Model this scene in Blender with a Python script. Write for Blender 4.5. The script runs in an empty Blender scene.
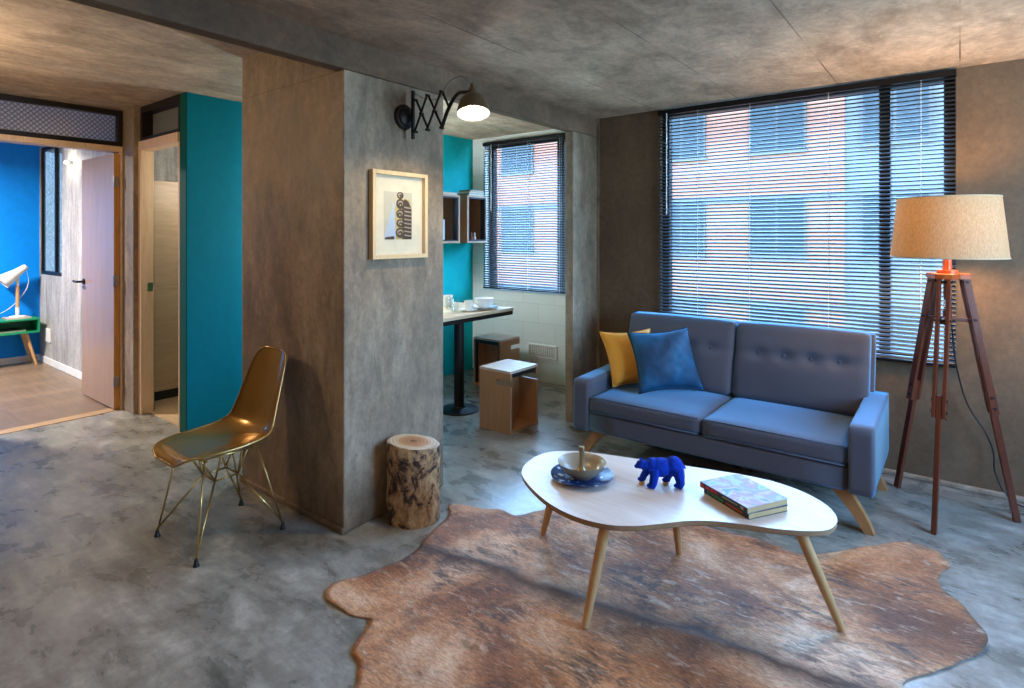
import bpy, bmesh, math, random
from mathutils import Vector, Matrix, noise
random.seed(7)
SC = bpy.context.scene
COL = SC.collection
PI = math.pi
V = Vector

# ------------------------------------------------------------------ materials
def new_mat(name):
    m = bpy.data.materials.new(name); m.use_nodes = True
    nt = m.node_tree; p = nt.nodes['Principled BSDF']
    return m, nt, p

def N(nt, t, **kw):
    n = nt.nodes.new(t)
    for k, v in kw.items():
        if k in n.inputs: n.inputs[k].default_value = v
        else: setattr(n, k, v)
    return n

def L(nt, a, b): nt.links.new(a, b)

def coords(nt, scale=(1, 1, 1), rot=(0, 0, 0)):
    tc = N(nt, 'ShaderNodeTexCoord'); mp = N(nt, 'ShaderNodeMapping')
    mp.inputs['Scale'].default_value = scale; mp.inputs['Rotation'].default_value = rot
    L(nt, tc.outputs['Object'], mp.inputs['Vector'])
    return mp.outputs['Vector']

def ramp(nt, fac, stops):
    r = N(nt, 'ShaderNodeValToRGB')
    e = r.color_ramp.elements
    while len(e) > 1: e.remove(e[-1])
    e[0].position = stops[0][0]; e[0].color = (*stops[0][1], 1)
    for pos, c in stops[1:]:
        x = e.new(pos); x.color = (*c, 1)
    L(nt, fac, r.inputs['Fac'])
    return r.outputs['Color']

def noise_tex(nt, vec, scale, detail=4, rough=.55, dist=0):
    n = N(nt, 'ShaderNodeTexNoise'); n.inputs['Scale'].default_value = scale
    n.inputs['Detail'].default_value = detail; n.inputs['Roughness'].default_value = rough
    n.inputs['Distortion'].default_value = dist
    L(nt, vec, n.inputs['Vector'])
    return n.outputs['Fac']

def mixc(nt, fac, a, b, mode='MIX'):
    m = N(nt, 'ShaderNodeMix', data_type='RGBA', blend_type=mode)
    if isinstance(fac, (int, float)): m.inputs[0].default_value = fac
    else: L(nt, fac, m.inputs[0])
    for i, x in ((6, a), (7, b)):
        if isinstance(x, tuple): m.inputs[i].default_value = (*x, 1)
        else: L(nt, x, m.inputs[i])
    return m.outputs[2]

def bump(nt, p, h, strength=.2, dist=.01):
    b = N(nt, 'ShaderNodeBump'); b.inputs['Strength'].default_value = strength; b.inputs['Distance'].default_value = dist
    L(nt, h, b.inputs['Height']); L(nt, b.outputs['Normal'], p.inputs['Normal'])

def plain(name, c, rough=.5, metal=0., spec=.5, coat=0.):
    m, nt, p = new_mat(name)
    p.inputs['Base Color'].default_value = (*c, 1); p.inputs['Roughness'].default_value = rough
    p.inputs['Metallic'].default_value = metal; p.inputs['Specular IOR Level'].default_value = spec
    p.inputs['Coat Weight'].default_value = coat
    v = coords(nt); n = noise_tex(nt, v, 14, 3)
    lo = tuple(x * .93 for x in c); hi = tuple(min(1, x * 1.05) for x in c)
    L(nt, ramp(nt, n, [(.3, lo), (.7, hi)]), p.inputs['Base Color'])
    return m

def concrete(name, c1, c2, c3, scale=1.2, stretch=(1, 1, 1), rough=(.6, .85), streaks=False, boards=None, blotch=.5, bstr=.25):
    m, nt, p = new_mat(name)
    v = coords(nt, stretch)
    big = noise_tex(nt, v, scale, 8, .66, .5)
    mid = noise_tex(nt, v, scale * 4.7, 10, .74, .4)
    fine = noise_tex(nt, coords(nt), 26, 9, .8)
    c = ramp(nt, big, [(.3, c1), (.50, c2), (.70, c3)])
    c = mixc(nt, blotch, c, ramp(nt, mid, [(.32, (.16, .155, .15)), (.5, (.5, .5, .5)), (.66, (.80, .79, .78))]), 'OVERLAY')
    c = mixc(nt, .42, c, ramp(nt, fine, [(.3, (.2, .2, .2)), (.7, (.8, .8, .8))]), 'OVERLAY')
    scr = noise_tex(nt, coords(nt, (2, 2, 16), (.5, .4, 0)), 2.5, 9, .8, .8)
    c = mixc(nt, ramp(nt, scr, [(.62, (0, 0, 0)), (.75, (.45, .45, .45))]), c, tuple(min(1, x * 1.35) for x in c3))
    # dark pits
    vo = N(nt, 'ShaderNodeTexVoronoi'); vo.inputs['Scale'].default_value = 9; L(nt, coords(nt, (1, 2.2, 1)), vo.inputs['Vector'])
    pit = ramp(nt, vo.outputs['Distance'], [(.035, (1, 1, 1)), (.06, (0, 0, 0))])
    gate = ramp(nt, noise_tex(nt, v, 2.3, 2), [(.55, (0, 0, 0)), (.62, (1, 1, 1))])
    c = mixc(nt, mixc(nt, 1., pit, gate, 'MULTIPLY'), c, tuple(x * .35 for x in c1))
    h = mid
    if boards:   # faint cast lines of the shuttering
        w, rotz = boards
        bt = N(nt, 'ShaderNodeTexBrick'); bt.inputs['Scale'].default_value = 1
        bt.inputs['Brick Width'].default_value = 200.; bt.inputs['Row Height'].default_value = w
        bt.inputs['Mortar Size'].default_value = .004; bt.inputs['Mortar Smooth'].default_value = .3
        L(nt, coords(nt, (1, 1, 1), (0, 0, rotz)), bt.inputs['Vector'])
        ln = mixc(nt, 1., bt.outputs['Fac'], ramp(nt, noise_tex(nt, coords(nt), 1.7, 3), [(.42, (0, 0, 0)), (.6, (1, 1, 1))]), 'MULTIPLY')
        c = mixc(nt, ln, c, tuple(x * .5 for x in c1))
    L(nt, c, p.inputs['Base Color'])
    rr = N(nt, 'ShaderNodeMapRange'); L(nt, mid, rr.inputs['Value'])
    rr.inputs['From Min'].default_value = .3; rr.inputs['From Max'].default_value = .7
    rr.inputs['To Min'].default_value = rough[0]; rr.inputs['To Max'].default_value = rough[1]
    L(nt, rr.outputs['Result'], p.inputs['Roughness'])
    bump(nt, p, h, bstr, .006)
    return m

def wood(name, c1, c2, axis='z', scale=1., rough=.45, contrast=.5):
    m, nt, p = new_mat(name)
    s = {'x': (1.2, 14, 14), 'y': (14, 1.2, 14), 'z': (14, 14, 1.2)}[axis]
    v = coords(nt, tuple(k * scale for k in s))
    n = noise_tex(nt, v, 1.5, 6, .6, 1.4)
    f = noise_tex(nt, v, 9, 3, .6)
    c = ramp(nt, n, [(.5 - contrast * .4, c2), (.5, tuple((a + b) / 2 for a, b in zip(c1, c2))), (.5 + contrast * .4, c1)])
    c = mixc(nt, .18, c, ramp(nt, f, [(.3, (.25, .25, .25)), (.7, (.7, .7, .7))]), 'OVERLAY')
    L(nt, c, p.inputs['Base Color']); p.inputs['Roughness'].default_value = rough
    bump(nt, p, f, .06, .002)
    return m

def fabric(name, c, c2=None, sheen=.3, scale=420, rough=.85):
    m, nt, p = new_mat(name)
    c2 = c2 or tuple(x * .7 for x in c)
    n = noise_tex(nt, coords(nt), scale, 2, .7); b = noise_tex(nt, coords(nt), 6, 4)
    col = ramp(nt, n, [(.3, c2), (.7, c)])
    col = mixc(nt, .25, col, ramp(nt, b, [(.3, (.35, .35, .35)), (.7, (.62, .62, .62))]), 'OVERLAY')
    L(nt, col, p.inputs['Base Color']); p.inputs['Roughness'].default_value = rough
    p.inputs['Sheen Weight'].default_value = sheen; p.inputs['Sheen Roughness'].default_value = .4
    bump(nt, p, n, .25, .001)
    return m

def velvet(name):
    m, nt, p = new_mat(name)
    n = noise_tex(nt, coords(nt), 4.5, 4, .5, .4); f = noise_tex(nt, coords(nt), 260, 2, .7)
    c = ramp(nt, n, [(.32, (.0, .025, .07)), (.5, (.0, .06, .15)), (.66, (.0, .12, .27))])
    L(nt, c, p.inputs['Base Color']); p.inputs['Roughness'].default_value = .7
    bump(nt, p, f, .25, .001)
    return m

def tint_sheen(m, c, w, r=.3):
    p = m.node_tree.nodes['Principled BSDF']; p.inputs['Sheen Tint'].default_value = (*c, 1); p.inputs['Sheen Weight'].default_value = w; p.inputs['Sheen Roughness'].default_value = r

def emit(name, c, s):
    m, nt, p = new_mat(name)
    p.inputs['Base Color'].default_value = (*c, 1)
    p.inputs['Emission Color'].default_value = (*c, 1); p.inputs['Emission Strength'].default_value = s
    m.cycles.emission_sampling = 'NONE'
    return m

def glass(name, tint=(1, 1, 1), rough=0., refl=.06):
    """thin pane: see-through with a fresnel reflection"""
    m, nt, p = new_mat(name)
    nt.nodes.remove(p)
    out = nt.nodes['Material Output']
    t = N(nt, 'ShaderNodeBsdfTransparent'); t.inputs['Color'].default_value = (*tint, 1)
    g = N(nt, 'ShaderNodeBsdfGlossy'); g.inputs['Roughness'].default_value = rough
    lw = N(nt, 'ShaderNodeLayerWeight'); pw = N(nt, 'ShaderNodeMath', operation='POWER'); pw.inputs[1].default_value = 5
    L(nt, lw.outputs['Facing'], pw.inputs[0])
    fr = N(nt, 'ShaderNodeMath', operation='MULTIPLY_ADD'); L(nt, pw.outputs[0], fr.inputs[0]); fr.inputs[1].default_value = .8; fr.inputs[2].default_value = .035
    mx = N(nt, 'ShaderNodeMixShader')
    L(nt, fr.outputs[0], mx.inputs[0]); L(nt, t.outputs[0], mx.inputs[1]); L(nt, g.outputs[0], mx.inputs[2])
    L(nt, mx.outputs[0], out.inputs['Surface'])
    return m

CEIL = concrete('ceiling_concrete', (.26, .175, .115), (.44, .335, .245), (.60, .48, .375), 1.1, (1.0, .55, 1), (.65, .9), boards=(.61, PI / 2), blotch=.6)
WALLC = concrete('wall_plaster_brown', (.10, .062, .034), (.132, .083, .046), (.165, .107, .062), .8, (1, 1, .6), (.5, .75), blotch=.35)
PILC = concrete('pillar_concrete', (.145, .102, .064), (.23, .172, .116), (.33, .26, .185), 1.3, (1.6, 1.6, .7), (.5, .75), blotch=.6)
BEAMC = concrete('beam_concrete', (.085, .050, .027), (.125, .079, .046), (.17, .115, .072), 1.2, (1, .6, 1), (.6, .85), blotch=.6)
def floor_mat():
    m, nt, p = new_mat('polished_concrete')
    v = coords(nt)
    big = noise_tex(nt, v, .9, 4, .55, .5)
    mid = noise_tex(nt, coords(nt, (1, 1.6, 1), (0, 0, .7)), 3.4, 8, .62, .3)
    trow = noise_tex(nt, coords(nt, (1, 5, 1), (0, 0, -.5)), 3.2, 8, .68, .3)
    fine = noise_tex(nt, v, 22, 6, .7)
    c = ramp(nt, mid, [(.30, (.125, .121, .102)), (.46, (.222, .214, .187)), (.56, (.29, .282, .25)), (.72, (.43, .42, .385))])
    c = mixc(nt, .4, c, ramp(nt, big, [(.35, (.33, .32, .30)), (.65, (.66, .66, .66))]), 'OVERLAY')
    c = mixc(nt, .38, c, ramp(nt, trow, [(.36, (.26, .26, .26)), (.64, (.74, .74, .74))]), 'OVERLAY')
    c = mixc(nt, .38, c, ramp(nt, fine, [(.34, (.24, .24, .24)), (.66, (.76, .76, .76))]), 'OVERLAY')
    sc_ = noise_tex(nt, coords(nt, (1.2, 8, 1), (0, 0, .35)), 2.6, 8, .72, .5)
    c = mixc(nt, ramp(nt, sc_, [(.56, (0, 0, 0)), (.70, (.55, .55, .55))]), c, (.42, .42, .40))
    L(nt, c, p.inputs['Base Color'])
    L(nt, ramp(nt, mid, [(.3, (.24, .24, .24)), (.7, (.34, .34, .34))]), p.inputs['Roughness'])
    bump(nt, p, trow, .06, .003)
    return m
FLOORC = floor_mat()
GREYC = concrete('grey_concrete', (.24, .235, .23), (.36, .35, .34), (.46, .45, .43), 1.4, (3, 3, .5), (.6, .8), blotch=.6)
TEAL = plain('teal_paint', (.0, .20, .27), .6, 0, .12)
TEALN = plain('turquoise_paint', (.0, .44, .47), .6, 0, .15)
TEALEDGE = plain('green_paint', (.0, .07, .05), .6, 0, .15)
BLUEW = plain('blue_paint', (.0, .25, .86), .6, 0, .2)
BLACKM = plain('black_metal', (.012, .011, .011), .45, .6)
BLACKP = plain('black_plastic', (.012, .012, .013), .4)
IRON = plain('dark_iron', (.028, .022, .02), .45, .7)
WHITE = plain('white_paint', (.75, .76, .75), .5)
CERAM = plain('white_ceramic', (.86, .85, .82), .2)
STEEL = plain('steel', (.5, .5, .5), .3, 1.)
BRASS = plain('brass', (.48, .33, .11), .3, 1.)
GOLDW = plain('gold_wire', (.62, .44, .17), .28, .9)
LIGHTW = wood('pale_oak', (.74, .53, .34), (.60, .40, .24), 'z', 1, .4, .6)
LIGHTWX = wood('pale_oak_horizontal', (.68, .49, .31), (.50, .33, .19), 'y', .8, .4, .8)
DOORW = wood('pinkish_oak_veneer', (.40, .26, .18), (.34, .22, .15), 'z', .5, .3, .5)
DOORE = wood('honey_edge_wood', (.55, .28, .08), (.45, .22, .06), 'z')
STOOLW = wood('oak_panel', (.46, .245, .12), (.35, .175, .08), 'z', .9, .42, .6)
SHELFW = wood('walnut_panel', (.38, .20, .105), (.28, .14, .07), 'z', 1, .45, .6)
SHELFE = wood('oak_edge', (.74, .50, .34), (.64, .42, .27), 'z', 1, .5)
TABLEW = wood('oak_table', (.74, .56, .38), (.60, .42, .26), 'y', .7, .4, .6)
LEGW = wood('ash_leg', (.60, .36, .16), (.48, .27, .11), 'z', .9, .4, .6)
SOFALEG = wood('oak_sofa_leg', (.44, .22, .085), (.33, .155, .055), 'z', .9, .4, .6)
REDW = wood('cherry_stain', (.15, .034, .014), (.085, .018, .008), 'z', .9, .28, .7)
FRAMEW = wood('birch_frame', (.76, .58, .34), (.66, .48, .26), 'z', 1.2, .4, .5)
SOFAF = fabric('slate_blue_wool', (.088, .080, .098), (.052, .047, .060), .45)
YELLOW = fabric('mustard_satin', (.78, .36, .03), (.68, .29, .02), .2, 250, .5)
BLUEV = velvet('blue_velvet')
tint_sheen(BLUEV, (.0, .42, .95), .6, .25)
tint_sheen(SOFAF, (.18, .55, 1.), 1., .45)  # blue daylight on the sofa tops put into the sheen tint
GLASS = glass('window_glass', (.93, .97, .97))
CLEAR = glass('clear_glass', (.97, .98, .98))
PAPER = plain('mat_paper', (.84, .74, .57), .8)

# table top: whitened oak with a soft lacquer
def top_mat():
    m, nt, p = new_mat('whitened_oak_lacquer')
    v = coords(nt, (3, 22, 10), (0, 0, .25))
    n = noise_tex(nt, v, 1.3, 5, .6, .6)
    L(nt, ramp(nt, n, [(.3, (.56, .46, .40)), (.7, (.68, .585, .52))]), p.inputs['Base Color'])
    p.inputs['Roughness'].default_value = .3
    return m
TOPM = top_mat()

# white painted block wall
def block_mat():
    m, nt, p = new_mat('white_painted_blocks')
    b = N(nt, 'ShaderNodeTexBrick'); b.inputs['Scale'].default_value = 1
    b.inputs['Brick Width'].default_value = .39; b.inputs['Row Height'].default_value = .19
    b.inputs['Mortar Size'].default_value = .006; b.inputs['Mortar Smooth'].default_value = .6
    b.inputs['Color1'].default_value = (.74, .77, .74, 1); b.inputs['Color2'].default_value = (.70, .74, .71, 1); b.inputs['Mortar'].default_value = (.62, .66, .64, 1)
    L(nt, coords(nt, (1, 1, 1), (PI / 2, 0, 0)), b.inputs['Vector'])
    L(nt, b.outputs['Color'], p.inputs['Base Color']); p.inputs['Roughness'].default_value = .5
    mm = N(nt, 'ShaderNodeMath', operation='SUBTRACT'); mm.inputs[0].default_value = 1; L(nt, b.outputs['Fac'], mm.inputs[1])
    bump(nt, p, mm.outputs[0], .3, .004)
    return m
BLOCK = block_mat()

def plank_mat(name, c1, c2, rot=0.):
    m, nt, p = new_mat(name)
    b = N(nt, 'ShaderNodeTexBrick'); b.inputs['Scale'].default_value = 1
    b.inputs['Brick Width'].default_value = 1.2; b.inputs['Row Height'].default_value = .16
    b.inputs['Mortar Size'].default_value = .0015
    b.inputs['Color1'].default_value = (*c1, 1); b.inputs['Color2'].default_value = (*c2, 1); b.inputs['Mortar'].default_value = (*[x * .5 for x in c2], 1)
    L(nt, coords(nt, (1, 1, 1), (0, 0, rot)), b.inputs['Vector'])
    n = noise_tex(nt, coords(nt, (2, 22, 2), (0, 0, rot)), 1.2, 5, .6, .5)
    c = mixc(nt, .5, b.outputs['Color'], ramp(nt, n, [(.3, (.3, .3, .3)), (.7, (.65, .65, .65))]), 'OVERLAY')
    L(nt, c, p.inputs['Base Color']); p.inputs['Roughness'].default_value = .38
    return m
PLANK = plank_mat('laminate_planks', (.23, .155, .10), (.18, .12, .078), PI / 2)
PLANKL = plank_mat('light_planks', (.62, .45, .28), (.55, .38, .22), .0)

def brick_facade():
    m, nt, p = new_mat('facade_brick')
    b = N(nt, 'ShaderNodeTexBrick'); b.inputs['Scale'].default_value = 1
    b.inputs['Brick Width'].default_value = .26; b.inputs['Row Height'].default_value = .085; b.inputs['Mortar Size'].default_value = .008
    b.inputs['Color1'].default_value = (.132, .039, .018, 1); b.inputs['Color2'].default_value = (.115, .036, .017, 1); b.inputs['Mortar'].default_value = (.12, .067, .043, 1)
    L(nt, coords(nt, (1, 1, 1), (PI / 2, 0, 0)), b.inputs['Vector'])
    L(nt, b.outputs['Color'], p.inputs['Base Color']); p.inputs['Roughness'].default_value = .9
    return m
FBRICK = brick_facade()
FPALE = plain('facade_pale_render', (.054, .052, .049), .9)
FGLASS = plain('facade_window_glass', (.008, .013, .016), .5, 0, .2)
FBAND = plain('facade_band', (.04, .036, .034), .9)
STREET = plain('asphalt', (.16, .16, .16), .9)

# wire-pattern transom glass
def wired_mat(name='wired_glass', tcol=(.95, .93, .88), clear=.5):
    m, nt, p = new_mat(name)
    nt.nodes.remove(p); out = nt.nodes['Material Output']
    ws = []
    for sc_ in ((1, 1, 1), (-1, -1, 1)):
        w1 = N(nt, 'ShaderNodeTexWave', wave_type='BANDS', bands_direction='DIAGONAL'); w1.inputs['Scale'].default_value = 17
        L(nt, coords(nt, sc_), w1.inputs['Vector']); ws.append(w1)
    mx = N(nt, 'ShaderNodeMath', operation='MAXIMUM'); L(nt, ws[0].outputs['Fac'], mx.inputs[0]); L(nt, ws[1].outputs['Fac'], mx.inputs[1])
    tr = N(nt, 'ShaderNodeBsdfTransparent'); tl = N(nt, 'ShaderNodeBsdfTranslucent'); df = N(nt, 'ShaderNodeBsdfDiffuse')
    tl.inputs['Color'].default_value = (*tcol, 1); df.inputs['Color'].default_value = (.16, .15, .14, 1)
    a = N(nt, 'ShaderNodeMixShader'); a.inputs[0].default_value = 1 - clear; L(nt, tr.outputs[0], a.inputs[1]); L(nt, tl.outputs[0], a.inputs[2])
    b = N(nt, 'ShaderNodeMixShader'); L(nt, ramp(nt, mx.outputs[0], [(.62, (.02, .02, .02)), (.95, (.9, .9, .9))]), b.inputs[0]); L(nt, a.outputs[0], b.inputs[1]); L(nt, df.outputs[0], b.inputs[2])
    L(nt, b.outputs[0], out.inputs['Surface'])
    return m
WIRED = wired_mat()

# slats: dark lacquered aluminium
SLAT = plain('slat_lacquer', (.045, .055, .068), .45, .0, .6)

# lampshade linen
def shade_mat():
    m, nt, p = new_mat('linen_shade')
    nt.nodes.remove(p); out = nt.nodes['Material Output']
    n = noise_tex(nt, coords(nt, (90, 90, 30)), 2, 3, .7)
    c = ramp(nt, n, [(.3, (.42, .32, .19)), (.7, (.60, .48, .31))])
    d = N(nt, 'ShaderNodeBsdfDiffuse'); t = N(nt, 'ShaderNodeBsdfTranslucent'); mx = N(nt, 'ShaderNodeMixShader')
    L(nt, c, d.inputs['Color']); L(nt, c, t.inputs['Color']); mx.inputs[0].default_value = .45
    L(nt, d.outputs[0], mx.inputs[1]); L(nt, t.outputs[0], mx.inputs[2]); L(nt, mx.outputs[0], out.inputs['Surface'])
    return m
LINEN = shade_mat()

# gold lacquered shell
def shell_mat():
    m, nt, p = new_mat('gold_lacquer')
    L(nt, ramp(nt, noise_tex(nt, coords(nt), 5, 2), [(.3, (.36, .21, .05)), (.7, (.42, .25, .065))]), p.inputs['Base Color'])
    p.inputs['Metallic'].default_value = .55; p.inputs['Roughness'].default_value = .24
    p.inputs['Coat Weight'].default_value = .6; p.inputs['Coat Roughness'].default_value = .06
    return m
SHELL = shell_mat()

def hide_mat():
    m, nt, p = new_mat('brindle_cowhide')
    rot = -.55
    v = coords(nt, (1, 1, 1), (0, 0, rot))
    vs = coords(nt, (2.6, 7.5, 2), (0, 0, rot + .9))
    hair = coords(nt, (20, 60, 20), (0, 0, rot + 1.0))
    big = noise_tex(nt, v, 1.6, 5, .6, .6)
    brin = noise_tex(nt, vs, 2.4, 6, .7, 1.5)
    fine = noise_tex(nt, hair, 2.2, 5, .75, .6)
    c = ramp(nt, big, [(.34, (.15, .058, .028)), (.45, (.34, .135, .055)), (.54, (.54, .265, .125)), (.66, (.78, .52, .35))])
    dk = ramp(nt, brin, [(.44, (0, 0, 0)), (.56, (1, 1, 1))])
    gate = ramp(nt, noise_tex(nt, v, 2.4, 4, .6, .5), [(.44, (.05, .05, .05)), (.60, (.85, .85, .85))])
    c = mixc(nt, mixc(nt, 1., dk, gate, 'MULTIPLY'), c, (.058, .042, .040))
    lt = ramp(nt, noise_tex(nt, vs, 3.7, 6, .7, 1.), [(.54, (0, 0, 0)), (.68, (.65, .65, .65))])
    c = mixc(nt, lt, c, (.60, .45, .33))  # pale hair streaks, lightened to carry window glare as colour
    c = mixc(nt, .75, c, ramp(nt, fine, [(.33, (.16, .16, .16)), (.67, (.86, .86, .86))]), 'OVERLAY')
    # dark ridge of hair along the spine
    tc = N(nt, 'ShaderNodeTexCoord'); sep = N(nt, 'ShaderNodeSeparateXYZ'); 
    mp = N(nt, 'ShaderNodeMapping', vector_type='TEXTURE'); mp.inputs['Location'].default_value = (-1.3, 1.95, 0); mp.inputs['Rotation'].default_value = (0, 0, .15)
    L(nt, tc.outputs['Object'], mp.inputs['Vector']); L(nt, mp.outputs['Vector'], sep.inputs[0])
    wob = noise_tex(nt, v, 3.0, 4); a = N(nt, 'ShaderNodeMath', operation='MULTIPLY_ADD'); L(nt, wob, a.inputs[0]); a.inputs[1].default_value = .22; a.inputs[2].default_value = -.11
    ad = N(nt, 'ShaderNodeMath', operation='ADD'); L(nt, a.outputs[0], ad.inputs[0]); L(nt, sep.outputs['Y'], ad.inputs[1])
    ab = N(nt, 'ShaderNodeMath', operation='ABSOLUTE'); L(nt, ad.outputs[0], ab.inputs[0])
    sp = ramp(nt, ab.outputs[0], [(.0, (.95, .95, .95)), (.018, (.75, .75, .75)), (.05, (.35, .35, .35)), (.12, (0, 0, 0))])
    c = mixc(nt, sp, c, (.055, .028, .02))
    L(nt, c, p.inputs['Base Color']); p.inputs['Roughness'].default_value = .55
    p.inputs['Sheen Weight'].default_value = .15; p.inputs['Sheen Roughness'].default_value = .35
    p.inputs['Specular IOR Level'].default_value = .35
    bump(nt, p, fine, .5, .006)
    return m
HIDE = hide_mat()

def bark_mat():
    m, nt, p = new_mat('mottled_bark')
    v = coords(nt, (1, 1, .8)); n = noise_tex(nt, v, 15, 9, .7, .5); n2 = noise_tex(nt, coords(nt, (1, 1, .5)), 34, 6, .7, .4)
    c = ramp(nt, n, [(.37, (.02, .012, .012)), (.43, (.085, .04, .025)), (.475, (.36, .20, .09)), (.58, (.55, .36, .18)), (.72, (.66, .48, .28))])
    c = mixc(nt, .7, c, ramp(nt, n2, [(.35, (.2, .2, .2)), (.65, (.75, .75, .75))]), 'OVERLAY')
    L(nt, c, p.inputs['Base Color']); p.inputs['Roughness'].default_value = .6
    bump(nt, p, n2, .7, .008)
    return m
BARK = bark_mat()

def endgrain_mat(cx, cy):
    m, nt, p = new_mat('log_end_grain')
    tc = N(nt, 'ShaderNodeTexCoord'); mp = N(nt, 'ShaderNodeMapping'); L(nt, tc.outputs['Object'], mp.inputs['Vector'])
    w = N(nt, 'ShaderNodeTexWave', wave_type='RINGS', rings_direction='Z'); w.inputs['Scale'].default_value = 18; w.inputs['Distortion'].default_value = 2.5; w.inputs['Detail'].default_value = 3
    L(nt, mp.outputs['Vector'], w.inputs['Vector'])
    g = N(nt, 'ShaderNodeVectorMath', operation='LENGTH'); s = N(nt, 'ShaderNodeMapping'); s.inputs['Scale'].default_value = (1, 1, 0)
    L(nt, tc.outputs['Object'], s.inputs['Vector']); L(nt, s.outputs['Vector'], g.inputs[0])
    nz = noise_tex(nt, coords(nt), 11, 4); a = N(nt, 'ShaderNodeMath', operation='MULTIPLY_ADD'); L(nt, nz, a.inputs[0]); a.inputs[1].default_value = .06; L(nt, g.outputs['Value'], a.inputs[2])
    c = ramp(nt, a.outputs[0], [(.035, (.05, .02, .01)), (.052, (.40, .17, .06)), (.10, (.48, .22, .085)), (.118, (.56, .40, .24)), (.15, (.55, .42, .28)), (.163, (.3, .17, .1))])
    c = mixc(nt, .2, c, w.outputs['Color'], 'OVERLAY')
    L(nt, c, p.inputs['Base Color']); p.inputs['Roughness'].default_value = .5
    return m

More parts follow.
